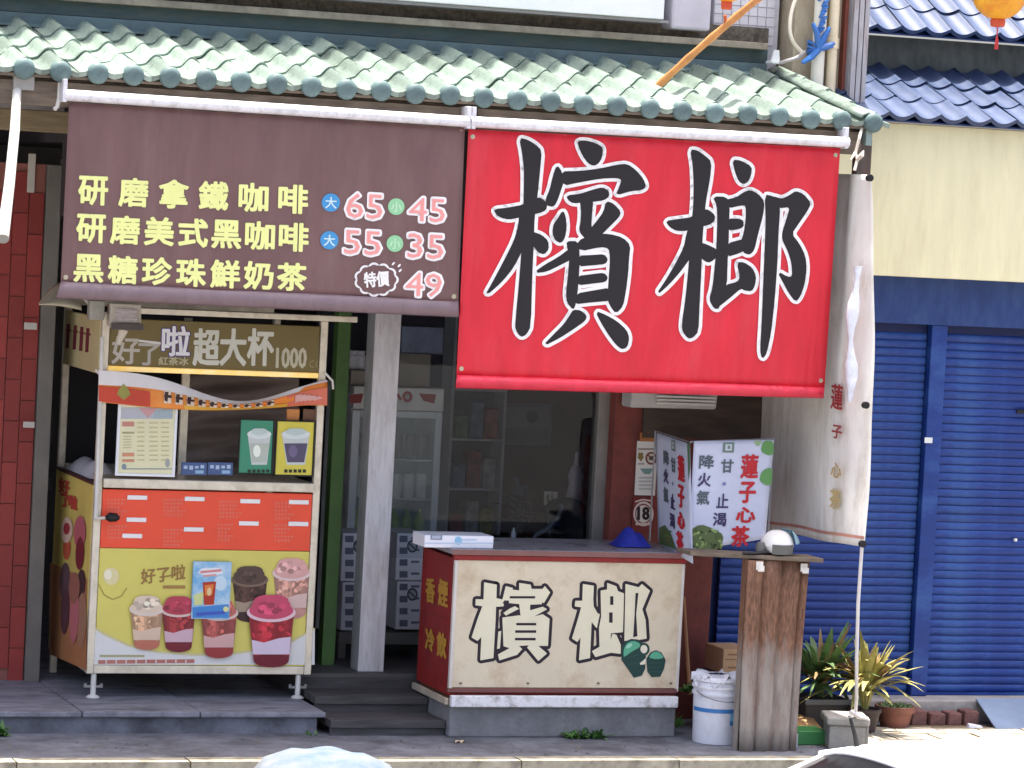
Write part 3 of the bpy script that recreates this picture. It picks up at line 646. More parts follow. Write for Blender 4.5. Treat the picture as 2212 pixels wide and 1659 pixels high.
# ================================================================== DRINK STALL
YS, YB = .40, 1.50
XL, XR_ = at(203, 1100, YS).x, at(690, 1100, YS).x
ZS0 = at(440, 1457, YS).z; ZS1 = at(470, 684, YS).z
M_FR = mat('cream_aluminium_frame', (222, 214, 194), .38, metal=.35, var=.1, scale=8, dirt=(150, 140, 118), dscale=7, damt=.45)
M_OLV = mat('olive_sign_face', (116, 102, 58), .5, var=.06, scale=3)
stall = thing('drink_stall', 'drink stall cart with olive header sign, red price board and yellow cup artwork', 'stall', ((XL + XR_) / 2, .9, .135))
PWD = .046
def zz(v, u=450): return at(u, v, YS).z
for x in (XL, XR_ - PWD):
    for y in (YS, YB): part('post', MB().box(x, x + PWD, y, y + PWD, ZS0, ZS1), M_FR, stall, bevel=.006)
for y in (YS, YB): part('top_rail', MB().box(XL + PWD + .002, (at(773, 690, YS).x if y == YS else XR_ - PWD - .002), y + .003, y + .03, ZS1 - .002, ZS1 + .034), M_FR, stall, bevel=.004)
for y in (YS + .004, YB): part('bottom_rail', MB().box(XL + PWD + .001, XR_ - PWD - .001, y, y + .04, ZS0 + .002, ZS0 + .052), M_FR, stall, bevel=.004)
part('side_rail', MB().box(XL + .006, XL + .04, YS + PWD, YB, ZS0 + .002, ZS0 + .05), M_FR, stall, bevel=.004)
zh0, zh1 = zz(797), zz(696)
hd = part('header_sign', MB().box(XL + PWD + .004, XR_ - PWD - .004, YS + .012, YS + .06, zh0, zh1), M_OLV, stall, bevel=.003)
A = Art(planeY(YS + .012), base=1)
W1 = (214, 214, 200)
A.box_text('好', 243, 727, 302, 785, (190, 184, 172), sl=.02, ln=.03, k=1, bold=1.2); A.box_text('了', 300, 742, 345, 788, (182, 178, 168), sl=.02, ln=.03, k=1, bold=1.2)
A.line([(300, 736), (350, 742)], 5, (220, 218, 214), 1)
A.box_text('啦', 352, 705, 410, 768, (236, 236, 240), sl=.02, ln=.03, k=2, bold=1.6, edge=(86, 70, 130), ew=2.2)
A.box_text('紅茶冰', 343, 771, 407, 788, (190, 184, 150), sl=.02, ln=.03, k=1, bold=.5)
for c, u in zip('超大杯', (420, 478, 537)): A.box_text(c, u, 711, u + 54, 788, W1, sl=.02, ln=.03, k=1, bold=2.2)
A.box_text('1000', 598, 752, 662, 794, (200, 196, 170), sl=.01, ln=.03, k=1, bold=1.4); A.box_text('cc', 668, 778, 692, 795, (150, 138, 96), k=1)
A.done('lettering', hd)
strip_mat = mat('amber_light_strip', (250, 206, 96), .35, var=.12, scale=6, c2=(250, 226, 170))
_b = strip_mat.node_tree.nodes['Principled BSDF']; strip_mat.node_tree.links.new(_b.inputs['Base Color'].links[0].from_socket, _b.inputs['Emission Color']); _b.inputs['Emission Strength'].default_value = 0.14
part('light_strip', MB().box(XL + PWD + .004, XR_ - PWD - .004, YS - .004, YS + .05, zz(809), zz(798)), strip_mat, stall, bevel=.004)
# left header panel
zb_ = atx(170, 795, XL).z; zt_ = atx(170, 683, XL).z
sp_ = part('side_sign', MB().box(XL - .004, XL + .02, YS + PWD + .004, YB - .02, zb_, zt_ + .02), mat('beige_sign_face', (204, 190, 140), .5, var=.06), stall, bevel=.003)
A = Art(planeX(XL - .004), base=1)
for k, u in enumerate((148, 163, 177, 190)): A.line([(u, 700 + k * 3), (u - 3, 752 + k * 3)], 7, (122, 52, 58), 1); A.line([(u - 6, 712 + k * 3), (u + 6, 714 + k * 3)], 4, (122, 52, 58), 1)
A.done('lettering', sp_)
# counter shelf, price board, artwork panel
part('shelf', MB().box(XL + PWD + .001, XR_ - PWD - .001, YS - .03, YB, zz(1058), zz(1038)), M_FR, stall, bevel=.006)
zr0, zr1 = zz(1187), zz(1062)
XI0, XI1 = XL + PWD + .003, XR_ - PWD - .003
pb = part('price_board', MB().box(XI0, XI1, YS + .004, YS + .03, zr0, zr1), mat('orange_red_board', (240, 84, 54), .45, var=.05), stall, bevel=.003)
A = Art(planeY(YS + .004), base=1); random.seed(3)
blocks = [(232, 1078, 6, 5), (232, 1135, 6, 4), (353, 1078, 7, 5), (353, 1143, 6, 5), (473, 1082, 7, 5), (470, 1132, 5, 5), (593, 1085, 6, 5), (592, 1133, 6, 5)]
for u, v, n_, m_ in blocks:
    for r_ in range(m_):
        L_ = n_ - (r_ * 7 % 3)
        for c_ in range(L_):
            w_ = random.uniform(4.2, 6.2); A.rect(u + c_ * 7.2, v + r_ * 8.2, u + c_ * 7.2 + w_, v + r_ * 8.2 + 2.2, (232, 128, 108), 1); A.rect(u + c_ * 7.2 + 1, v + r_ * 8.2 + 3.2, u + c_ * 7.2 + w_ - 1, v + r_ * 8.2 + 5, (232, 120, 100), 1)
A.done('price_text', pb, kind='stuff')
tags = [(275, 1070), (399, 1073), (519, 1078), (624, 1080), (273, 1118), (397, 1139), (516, 1126), (623, 1127), (264, 1153)]
for u, v in tags:
    a, b, c, d = rec(u, v, u + 43, v + 9.5, YS)
    part('price_tag', MB().box(a, b, YS - .004, YS + .003, c, d), mat('white_tag', (240, 238, 234), .5, var=.03), pb, bevel=.003)
za_, zb_ = ZS0 + .054, zr0 - .003
ap = part('artwork_panel', MB().box(XI0, XI1, YS + .006, YS + .03, za_, zb_), mat('mustard_panel', (218, 206, 104), .45, var=.06, scale=3), stall, bevel=.003)
A = Art(planeY(YS + .006), base=1)
# white swoosh under a curve
cv = [(197, 1352), (230, 1372), (280, 1395), (340, 1408), (420, 1414), (500, 1412), (570, 1402), (630, 1385), (680, 1358)]
for (a, b), (c, d) in zip(cv, cv[1:]): A.poly([(a, b), (c, d), (c - .5, 1436), (a - .5, 1436)], (226, 224, 218), 1)
A.line(cv, 5, (214, 204, 150), 2)
A.line([(215, 1417), (312, 1417)], 5, (176, 170, 130), 2); A.line([(212, 1430), (420, 1428)], 8, (186, 118, 104), 2)
for k in range(9): A.rect(228 + k * 21.5, 1425, 231 + k * 21.5, 1434, (226, 210, 200), 3)
A.ell(240, 1245, 17, 19, (226, 214, 160), 2); A.ell(233, 1241, 9, 11, (240, 232, 200), 3)
A.line([(213, 1262), (225, 1285), (243, 1295), (262, 1288), (274, 1270)], 2.5, (176, 158, 76), 2)
A.box_text('好了啦', 305, 1230, 400, 1262, (160, 122, 66), sl=-.12, k=2, bold=.8); A.line([(345, 1247), (372, 1243)], 3, (160, 122, 66), 3); A.line([(352, 1268), (400, 1268)], 7, (170, 132, 76), 2)
def cup(u, v, w, h, top, body, band, low, k, rim=(226, 200, 190)):
    hw = w / 2
    for q in range(10):
        a0, a1 = -1 + q * .2, -.8 + q * .2; g = .74 + .42 * math.exp(-((a0 + .45) / .35) ** 2) + .12 * math.exp(-((a0 - .6) / .2) ** 2)
        A.poly([(u + hw * .93 * a0, v + h * .25), (u + hw * .93 * a1, v + h * .25), (u + hw * .72 * a1, v + h * .9), (u + hw * .72 * a0, v + h * .9)], tuple(min(255, c * g) for c in body), k)
    A.ell(u, v + h * .9, hw * .72, h * .1, low, k)
    rs_ = random.Random(int(u * 3))
    for q in range(26):
        a0 = rs_.uniform(-.85, .85); tt = rs_.uniform(.3, .62); g = rs_.uniform(.75, 1.3); A.ell(u + hw * a0 * (1 - .25 * tt), v + h * tt, hw * rs_.uniform(.05, .16), h * rs_.uniform(.015, .05), tuple(min(255, c * g) for c in body), k + .5, n=7, rot=rs_.uniform(0, 3))
    A.poly([(u - hw * .8, v + h * .62), (u - hw * .3, v + h * .66), (u + hw * .3, v + h * .6), (u + hw * .8, v + h * .58), (u + hw * .74, v + h * .82), (u - hw * .75, v + h * .82)], band, k + 1)
    A.poly([(u - hw * .74, v + h * .84), (u + hw * .74, v + h * .84), (u + hw * .68, v + h * .93), (u - hw * .68, v + h * .93)], low, k + 1)
    A.ell(u, v + h * .25, hw, h * .13, rim, k + 2)
    A.ell(u, v + h * .22, hw * .9, h * .12, top, k + 3); A.ell(u, v + h * .13, hw * .78, h * .13, top, k + 3, w=.06)
    r_ = random.Random(int(u))
    for q in range(16):
        t = r_.uniform(0, 2 * pi); d_ = r_.uniform(.1, .75); g = r_.uniform(.72, 1.25)
        A.ell(u + hw * d_ * cos(t), v + h * .17 + h * .12 * d_ * sin(t), hw * .17, h * .045, tuple(min(255, c * g) for c in top), k + 4, n=7)
cup(540, 1222, 80, 122, (92, 72, 62), (88, 62, 52), (170, 150, 126), (70, 48, 44), 3, (130, 106, 88))
cup(630, 1205, 84, 132, (226, 172, 164), (216, 160, 140), (222, 190, 180), (206, 150, 140), 3, (236, 210, 204))
cup(317, 1286, 76, 118, (230, 208, 184), (222, 176, 138), (226, 196, 170), (196, 118, 96), 9, (232, 216, 200))
cup(386, 1287, 78, 122, (190, 70, 88), (164, 60, 62), (214, 178, 186), (122, 40, 50), 9)
cup(473, 1292, 84, 130, (196, 110, 98), (182, 92, 84), (216, 170, 164), (160, 62, 62), 15)
cup(586, 1284, 106, 158, (206, 80, 108), (186, 52, 62), (222, 204, 220), (118, 34, 46), 15, (236, 200, 206))
A.done('cup_print', ap)
# left side panel
zs1 = atx(160, 1030, XL).z
lp = part('side_panel', MB().box(XL - .004, XL + .004, YS + PWD + .002, YB + .02, ZS0 + .052, zs1), mat('mustard_side_panel', (218, 196, 104), .45, var=.08), stall)
A = Art(planeX(XL - .004), base=1)
A.poly([(108, 1215), (188, 1250), (186, 1448), (106, 1412)], (186, 126, 84), 1)
A.box_text('好', 128, 1032, 150, 1062, (196, 76, 62), sl=.35, ln=.02, k=2, bold=1.5); A.box_text('了', 132, 1066, 150, 1092, (196, 76, 62), sl=.35, k=2, bold=1.5); A.box_text('啦', 148, 1068, 166, 1096, (196, 76, 62), sl=.35, k=2, bold=1.5)
for u, v, rx, ry, c in ((144, 1145, 13, 28, (232, 196, 170)), (144, 1142, 7, 13, (176, 60, 66)), (172, 1150, 13, 36, (196, 104, 112)), (144, 1185, 8, 24, (206, 96, 66)), (172, 1195, 9, 36, (130, 40, 52)), (140, 1255, 11, 40, (110, 82, 84)), (140, 1320, 9, 50, (104, 66, 72)), (160, 1330, 10, 60, (206, 120, 122)), (175, 1260, 9, 30, (76, 52, 52)), (160, 1270, 12, 34, (170, 110, 92)), (176, 1340, 10, 60, (178, 132, 104))):
    A.ell(u, v, rx, ry, c, 2 + (u + v) % 3, rot=.04)
A.done('cup_print', lp)
part('side_shelf', MB().box(XL - .01, XL + .3, YS + PWD, YB + .02, zs1 + .004, zs1 + .02), mat('dark_maroon_shelf', (78, 40, 42), .5), stall)
part('cloth_heap', MB().grid(lambda s, t: Vector((XL + .02 + .2 * s, YS + .25 + .8 * t, zs1 + .022 + .1 * sin(pi * s) * sin(pi * t) ** .7 * (1 + .3 * sin(9 * t)))), 8, 14), mat('grey_rag', (196, 194, 198), .8, var=.1), stall, smooth=True)
# inside: back curtain and dark liner
part('back_panel', MB().box(XL + PWD, XR_ - PWD, YB + .05, YB + .07, ZS0 + .06, ZS1), mat('black_liner', (34, 32, 34), .8), stall)
part('inner_curtain', MB().grid(lambda s, t: Vector((lerp(at(388, 950, YS + .5).x, XR_ - .03, s), YS + .5 + .035 * sin(13 * t + 3 * s) + .02 * sin(31 * t - 5 * s), lerp(zz(1050), zz(820), t))), 20, 44), mat('grey_brown_sheet', (116, 104, 98), .6, var=.15, scale=3), stall, smooth=True)
part('inner_post', MB().box(at(386, 950, YS + .4).x, at(402, 950, YS + .4).x, YS + .38, YS + .41, zz(1058) + .03, ZS1 - .03), M_FR, stall)
for u in (203, 643):
    p = atz(u, 1509, .137); x, y = p.x, YS + .03
    ft = part('levelling_foot', MB().tube([(x, y, .15), (x, y, ZS0 + .003)], .017, 12), mat('white_painted_steel', (214, 212, 204), .45), stall, smooth=True)
    part('foot_pad', MB().lathe([(.04, .0), (.042, .006), (.03, .016), (.018, .02)], (x, y, .136), 18), mat('white_painted_steel', (0, 0, 0)), ft, smooth=True)
    part('wing_nut', MB().box(x - .05, x + .05, y - .008, y + .008, .2, .214).tube([(x - .05, y, .2), (x - .05, y, .225)], .011, 8).tube([(x + .05, y, .2), (x + .05, y, .225)], .011, 8), mat('zinc_nut', (150, 150, 150), .4, metal=.7), ft)
for x in (XL + .03, XR_ - .03): part('rear_leg', MB().box(x - .02, x + .02, YB, YB + .04, .136, ZS0), M_FR, stall)
# catch on the left post
p = at(205, 1121, YS - .02); c_ = MB().tube([p, at(228, 1119, YS - .05)], .011, 8)
ct = part('latch', c_, M_FR, stall, smooth=True)
part('latch_knob', MB().tube([at(228, 1119, YS - .05), at(236, 1117, YS - .055), at(252, 1118, YS - .06), at(258, 1119, YS - .06)], [.012, .03, .026, .01], 10), mat('black_rubber', (24, 24, 26), .5), ct, smooth=True)
part('stay_rod', MB().tube([at(221, 728, YS - .03), at(207, 1120, YS - .03)], .013, 8), mat('white_painted_steel', (0, 0, 0)), stall, smooth=True)

# swag banner tied across the opening
def swag(S, T):
    u = lerp(213, 707, S)
    vt = lerp(803, 812, S) + 62 * math.exp(-((S - .62) / .30) ** 2) - 4 + (0 if S > .1 else 0)
    vb = 868 + 16 * sin(pi * min(1, S * 1.1)) * .9 + 8 * S
    v = lerp(vt, vb, T); y = YS - .035 + .025 * sin(6 * S + 3 * T) * T - .012 * sin(20 * S) * T - .02 * sin(pi * T)
    return u, v, y
sw = thing('swag_banner', 'sagging white and orange cloth banner tied across the stall opening', 'banner', at(460, 885, YS - .04))
part('cloth', MB().grid(lambda S, T: at(*swag(S, T)), 50, 12), mat('orange_banner_cloth', (236, 128, 52), .55, var=.12, scale=5, c2=(240, 160, 76)), sw, smooth=True, solid=.003)
class SwagArt(Art): pass
def swsurf(S, T, e): u, v, y = swag(S, T); return at(u, v, y - .009 - e)
A = Art(swsurf, base=1)
N_ = 40
for i in range(N_):
    S0, S1 = i / N_, (i + 1) / N_
    g = lambda S: .46 - .25 * S if S < .9 else .08
    A.poly([(S0, .0), (S1, .0), (S1, g(S1)), (S0, g(S0))], (232, 228, 226), 1)
    if i > 32: A.poly([(S0, .3), (S1, .3), (S1, .98), (S0, .98)], (222, 120, 96), 1)
    if i < 9: A.poly([(S0, .5), (S1, .5), (S1, .98), (S0, .98)], (204, 74, 52), 1)
    if 14 < i < 33: A.poly([(S0, .78), (S1, .78), (S1, .99), (S0, .99)], (232, 178, 70), 1)
for k in range(10):
    S = .29 + k * .05; w_ = .016
    A.poly([(S - .004, .36), (S + w_ + .01, .34), (S + w_ + .012, .8), (S - .004, .82)], (232, 214, 190), 2)
    A.poly([(S, .42), (S + w_, .4), (S + w_ * .7, .76), (S - .002, .72)], (70, 46, 40), 3)
    A.poly([(S - .003, .52), (S + w_ + .014, .5), (S + w_ + .012, .6), (S - .003, .62)], (70, 46, 40), 3)
A.poly([(.09, .52), (.11, .36), (.13, .5), (.14, .66), (.11, .86), (.08, .7)], (156, 150, 76), 3)
for k in range(5): A.poly([(.86 + k * .02, .4 + .06 * k), (.885 + k * .02, .38 + .06 * k), (.90 + k * .02, .7), (.86 + k * .02, .8)], (226, 176, 172), 3)
A.done('print', sw)
for u, v in ((213, 806), (708, 812)):
    p = at(u, v, YS - .02); part('tie', MB().tube([p + Vector((-.02, 0, .02)), p, p + Vector((.03, -.01, -.03)), p + Vector((.035, -.01, -.08))], .008, 6), mat('white_string', (220, 216, 210), .7), sw, smooth=True)

# things standing on the shelf of the stall
zsh = zz(1038)
def stand(name, u0, v0, u1, v1, Y, th, m_, label, cat, frame=None, group=None):
    a, b, c, d = rec(u0, v0, u1, v1, Y)
    t = thing(name, label, cat, ((a + b) / 2, Y, c), group)
    part('board' if not frame else 'sheet', MB().box(a, b, Y, Y + th, c, d), m_, t, bevel=.002)
    if frame:
        fm, fw = frame
        fb = MB().box(a - fw, a, Y - .006, Y + th, c - fw, d + fw).box(b, b + fw, Y - .006, Y + th, c - fw, d + fw).box(a, b, Y - .006, Y + th, d, d + fw).box(a, b, Y - .006, Y + th, c - fw, c)
        part('frame', fb, fm, t, bevel=.002)
    return t
M_PAP = mat('pale_cream_paper', (230, 226, 186), .6, var=.05)
mf = stand('framed_menu', 258, 878, 375, 1023, YS - .02, .012, M_PAP, 'white framed menu sheet standing on the stall shelf', 'menu', (mat('white_frame', (236, 238, 240), .4, var=.03), .017))
A = Art(planeY(YS - .02), base=1)
A.poly([(262, 880), (374, 880), (373, 905), (261, 905)], (186, 190, 196), 1); A.poly([(300, 882), (340, 882), (320, 903)], (206, 160, 160), 2); A.poly([(335, 886), (372, 883), (372, 903), (330, 904)], (166, 184, 190), 2)
A.rect(264, 911, 290, 921, (206, 140, 126), 2); A.rect(264, 933, 290, 937, (176, 166, 130), 2); A.rect(264, 978, 290, 986, (214, 150, 116), 2); A.rect(264, 992, 290, 998, (210, 146, 116), 2)
for c_ in range(3):
    for r_ in range(9): A.rect(296 + c_ * 26, 912 + r_ * 10, 296 + c_ * 26 + 16 + (r_ * 5 + c_ * 3) % 5, 915 + r_ * 10, (206, 198, 150), 2)
for r_ in range(5): A.rect(266, 942 + r_ * 6, 284, 944 + r_ * 6, (196, 188, 150), 2)
A.rect(264, 1012, 372, 1014, (140, 150, 156), 2); A.ell(268, 1008, 5, 6, (130, 150, 160), 3); A.ell(362, 1000, 5, 10, (170, 172, 166), 2)
A.done('print', mf)
def cupposter(t, cu, cv_, w_, h_, bg, liq, Y):
    A = Art(planeY(Y), base=1)
    A.poly([(cu - w_ * .5, cv_), (cu + w_ * .5, cv_), (cu + w_ * .33, cv_ + h_), (cu - w_ * .33, cv_ + h_)], (206, 214, 210), 1)
    A.poly([(cu - w_ * .42, cv_ + h_ * .3), (cu + w_ * .42, cv_ + h_ * .3), (cu + w_ * .3, cv_ + h_ * .92), (cu - w_ * .3, cv_ + h_ * .92)], liq, 2)
    A.ell(cu, cv_, w_ * .52, h_ * .16, (222, 232, 228), 3); A.ell(cu, cv_ - h_ * .08, w_ * .36, h_ * .12, (196, 214, 208), 4, w=.1)
    A.ell(cu - w_ * .1, cv_ + h_ * .55, w_ * .16, h_ * .2, tuple(min(255, c * 1.3) for c in liq), 3)
    for k in range(5): A.rect(cu - 25 + k * 10, cv_ + h_ + 10, cu - 18 + k * 10, cv_ + h_ + 17, (44, 56, 44), 2)
    A.done('print', t)
M_BF = mat('black_frame', (24, 30, 26), .4)
gp = stand('cup_poster', 518, 908, 588, 1022, YS + .0, .01, mat('jade_green_sheet', (66, 148, 116), .5, var=.05), 'green poster of a clear cup standing on the stall shelf', 'poster', (M_BF, .008))
cupposter(gp, 560, 938, 50, 66, None, (190, 200, 186), YS)
yp = stand('cup_poster', 597, 911, 676, 1026, YS + .0, .01, mat('lemon_yellow_sheet', (222, 208, 82), .5, var=.05), 'yellow poster of a dark layered drink cup on the stall shelf', 'poster', (M_BF, .008))
cupposter(yp, 639, 938, 60, 66, None, (92, 84, 110), YS)
for u, lab, c in ((620, 'small orange price ticket above the yellow cup poster', (206, 134, 70)), (655, 'small dark brown ticket above the yellow cup poster', (112, 76, 52))):
    a, b, c0, d = rec(u, 884, u + 27, 906, YS + .03)
    t = solo('ticket', MB().box(a, b, YS + .03, YS + .04, c0 - .012, d), mat('ticket_' + str(u), c, .5, var=.15), lab, 'ticket', bevel=.002)
for u0, u1, lab in ((392, 447, 'blue drink label strip beside the white framed menu'), (449, 503, 'blue drink label strip beside the green cup poster')):
    t = stand('label_strip', u0, 999, u1, 1026, YS + .01, .012, mat('steel_blue_label', (74, 96, 140), .5, var=.1), lab, 'label')
    A = Art(planeY(YS + .01), base=1); r_ = random.Random(u0)
    for k in range(4): A.rect(u0 + 5 + k * 12, 1004 + r_.random() * 3, u0 + 13 + k * 12, 1011 + r_.random() * 4, (176, 196, 222), 1)
    A.rect(u0 + 30, 1016, u0 + 48, 1023, (150, 186, 216), 1); A.done('print', t)
# blue poster stuck over the artwork
a, b, c0, d = rec(414, 1213, 496, 1336, YS - .004)
bp = thing('blue_poster', 'sky blue poster of a tall red drink stuck over the yellow cup artwork', 'poster', ((a + b) / 2, YS, c0))
part('sheet', MB().box(a, b, YS - .0065, YS - .0045 - .019 * 0, c0, d).box(a, b, YS - .024, YS - .022, c0, d), mat('sky_blue_sheet', (110, 176, 220), .4, var=.1, scale=14, c2=(196, 220, 232)), bp)
A = Art(planeY(YS - .024), base=1)
A.ell(455, 1235, 26, 9, (238, 238, 240), 1, w=.1); A.line([(433, 1236), (478, 1232)], 5, (222, 140, 140), 2); A.line([(440, 1244), (468, 1242)], 4, (226, 160, 150), 2)
A.poly([(438, 1258), (467, 1256), (462, 1306), (441, 1307)], (186, 60, 40), 2); A.poly([(442, 1264), (462, 1262), (458, 1285), (443, 1287)], (232, 130, 60), 3); A.ell(452, 1278, 5, 9, (244, 206, 150), 4)
A.poly([(418, 1286), (440, 1278), (438, 1306), (420, 1308)], (214, 220, 150), 1); A.ell(476, 1260, 14, 16, (206, 228, 238), 1); A.poly([(416, 1312), (494, 1305), (494, 1334), (416, 1335)], (74, 140, 206), 1); A.ell(488, 1316, 6, 6, (226, 226, 160), 3)
A.line([(424, 1327), (486, 1323)], 7, (70, 96, 190), 2)
A.done('print', bp)
# flood lamp hanging in front of the header
p = at(268, 690, .1)
fl_ = thing('flood_lamp', 'cream flood lamp on a bracket in front of the olive header sign', 'lamp', p)
a, b, c0, d = rec(238, 656, 304, 712, .1)
hb = MB().hexa([(a, .06, c0), (b, .06, c0), (b, .2, c0 + .02), (a, .2, c0 + .02)], [(a, .1, d), (b, .1, d), (b, .2, d), (a, .2, d)])
part('housing', hb, mat('cream_lamp_shell', (200, 192, 174), .4, var=.08), fl_, bevel=.008)
part('glass', MB().hexa([(a + .03, .052, c0 + .05), (b - .03, .052, c0 + .05), (b - .03, .07, c0 + .05), (a + .03, .07, c0 + .05)], [(a + .03, .083, d - .03), (b - .03, .083, d - .03), (b - .03, .11, d - .03), (a + .03, .11, d - .03)]), mat('lamp_reflector', (200, 188, 184), .25, var=.25, scale=20, streak=(1, 1, 6)), fl_)
part('visor', MB().hexa([(a - .004, .03, c0 + .0), (b + .004, .03, c0 + .0), (b + .004, .058, c0), (a - .004, .058, c0)], [(a - .004, .04, c0 + .04), (b + .004, .04, c0 + .04), (b + .004, .06, c0 + .04), (a - .004, .06, c0 + .04)]), mat('dark_visor', (92, 84, 80), .5), fl_, bevel=.003)
part('yoke', MB().tube([(a - .012, .13, (c0 + d) / 2), (a - .05, .16, (c0 + d) / 2), (a - .1, .3, d), (a - .1, .42, d + .02)], .013, 8), mat('cream_lamp_shell', (0, 0, 0)), fl_, smooth=True)
part('junction_box', MB().box(a - .12, a - .03, .12, .2, c0 + .05, d + .01), mat('clear_grey_box', (150, 148, 136), .4, var=.2, scale=12), fl_, bevel=.006)
part('spike', MB().tube([(b - .1, .1, c0 - .002), (b - .13, .1, c0 - .09)], [.03, .012], 8), mat('cream_lamp_shell', (0, 0, 0)), fl_, smooth=True)
# little canvas hood above the side sign
hd_ = MB().grid(lambda s, t: at(lerp(84, 176, s), lerp(658 - 48 * sin(pi * (.02 + .8 * s)), 658 + 12 * s * s, t), .75 - .45 * sin(pi * .5 * t)), 16, 8)
solo('canvas_hood', hd_, mat('beige_canvas', (196, 186, 156), .8, var=.12, scale=6, bump=.2), 'small beige canvas hood drooping over the stall side sign', 'hood', smooth=True, solid=.006)

# ================================================================== BETEL NUT COUNTER
YC = -.22
XC0, XC1 = at(980, 1345, YC).x, at(1468, 1345, YC).x
zc0, zc1 = at(1220, 1486, YC).z, at(1220, 1212, YC).z; ztop = at(1220, 1196, YC).z
M_CTR = mat('deep_red_paint', (146, 36, 34), .5, var=.12, scale=4, dirt=(100, 30, 30), dscale=6, damt=.5)
ctr = thing('shop_counter', 'shop counter with cream outlined characters on its front and red sides', 'counter', ((XC0 + XC1) / 2, .14, 0))
part('base_block', MB().box(XC0 + .0, XC1 - .0, -.24, .46, 0, .19), mat('grey_block', (128, 128, 130), .9, var=.2, scale=5, dirt=(92, 90, 90), dscale=4, damt=.6, bump=.5, bscale=40), ctr, bevel=.01)
part('body', MB().box(XC0, XC1, YC + .022, .46, .25, zc1), M_CTR, ctr, bevel=.004)
part('plinth', MB().box(XC0 + .02, XC1 - .02, -.2, .44, .19, .25), mat('brown_timber_plinth', (122, 84, 60), .8, var=.25, scale=6), ctr)
part('skirting', MB().box(XC0 - .01, XC1 - .005, -.285, -.243, .192, .262), mat('worn_white_board', (226, 226, 228), .6, var=.05, dirt=(120, 108, 100), dscale=9, damt=.8), ctr, bevel=.006)
part('side_ledge', MB().box(XC0 - .035, XC0 - .012, -.24, .44, .2, .24), mat('pale_stained_timber', (180, 170, 150), .8, var=.2), ctr, bevel=.004)
fp = part('front_panel', MB().box(XC0 + .004, XC1, YC, YC + .02, zc0, zc1 - .004), mat('stained_cream_board', (214, 202, 176), .6, var=.07, scale=2, dirt=(168, 138, 102), dscale=2.2, damt=.7, bump=.1), ctr, bevel=.003)
for x in (XC0 - .012, XC1 - .006): part('edge_trim', MB().box(x, x + .02, YC - .008, YC + .024, zc0 - .02, zc1 - .006), mat('pale_trim', (206, 200, 192), .5, var=.1), ctr, bevel=.003)
part('top_rail', MB().box(XC0 - .02, XC1 + .02, YC - .012, YC + .03, zc1 - .002, zc1 + .028), M_CTR, ctr, bevel=.004)
part('bottom_rail', MB().box(XC0 - .02, XC1 + .004, YC - .01, YC + .02, zc0 - .03, zc0 - .002), mat('maroon_trim', (112, 70, 66), .6, var=.15), ctr, bevel=.003)
part('worktop', MB().box(XC0 - .04, at(1491, 1198, YC).x, YC - .03, .5, zc1 + .03, ztop + .02), mat('grey_laminate', (150, 148, 154), .3, var=.1, scale=4, dirt=(120, 116, 120), dscale=5, damt=.4, spec=.6), ctr, bevel=.006)
part('worktop_edge', MB().box(XC0 - .043, at(1491, 1198, YC).x + .003, YC - .034, YC - .0305, zc1 + .032, ztop + .017), mat('brown_edge', (128, 90, 84), .5, var=.15), ctr)
for u in (995, 1140, 1292, 1449): p = at(u, 1478, YC - .004); part('screw', MB().lathe([(.001, 0), (.008, .001), (.009, .01), (.001, .012)], (p.x, YC - .006, p.z), 10), mat('rusty_screw', (110, 96, 84), .6), fp)
A = Art(planeY(YC), base=1, eps=.0009)
TC = lambda x, y: (976.5 + .23313 * x, 1234.4 + .23313 * y)
CRM, BLK = (224, 218, 190), (36, 26, 40)
CH = [[(300,105),(412,125),(405,320),(400,450),(380,800),(265,820),(275,600),(235,640),(185,610),(240,440),(285,320),(220,310),(222,260),(295,262)],
 [(405,250),(480,265),(475,320),(405,325)],
 [(470,262),(500,140),(560,155),(555,170),(625,180),(625,110),(725,125),(735,165),(840,165),(860,140),(905,195),(850,290),(810,262),(500,266)],
 [(480,385),(575,320),(615,345),(500,405)],
 [(530,255),(830,255),(830,300),(720,305),(720,365),(840,330),(875,350),(750,420),(640,425),(625,300),(530,290)],
 [(470,430),(620,410),(740,425),(840,400),(900,440),(885,690),(800,690),(875,760),(800,825),(700,705),(660,705),(600,770),(440,820),(430,770),(540,710),(480,690)],
 [(432,560),(452,555),(440,710),(420,715)],
 [(1215,120),(1310,135),(1305,260),(1310,330),(1365,400),(1340,520),(1290,460),(1275,800),(1180,820),(1195,600),(1160,650),(1115,620),(1170,440),(1200,330),(1140,320),(1145,275),(1210,275)],
 [(1380,180),(1440,170),(1440,110),(1520,140),(1535,185),(1590,205),(1580,560),(1470,570),(1465,660),(1490,580),(1520,590),(1560,680),(1560,760),(1470,750),(1330,790),(1300,740),(1370,700),(1365,520),(1385,420)],
 [(1610,120),(1730,150),(1760,120),(1830,180),(1760,350),(1790,450),(1800,620),(1740,630),(1600,640)]]
A.strokes(CH, TC, CRM, 1, BLK, 7.6, .8)
for x0, y0, x1, y1 in ((535, 229, 770, 250), (595, 477, 780, 500), (585, 545, 780, 569), (583, 615, 775, 639), (1465, 230, 1495, 310), (1455, 380, 1488, 475)):
    A.poly([TC(x0, y0), TC(x1, y0), TC(x1, y1), TC(x0, y1)], BLK, 3)
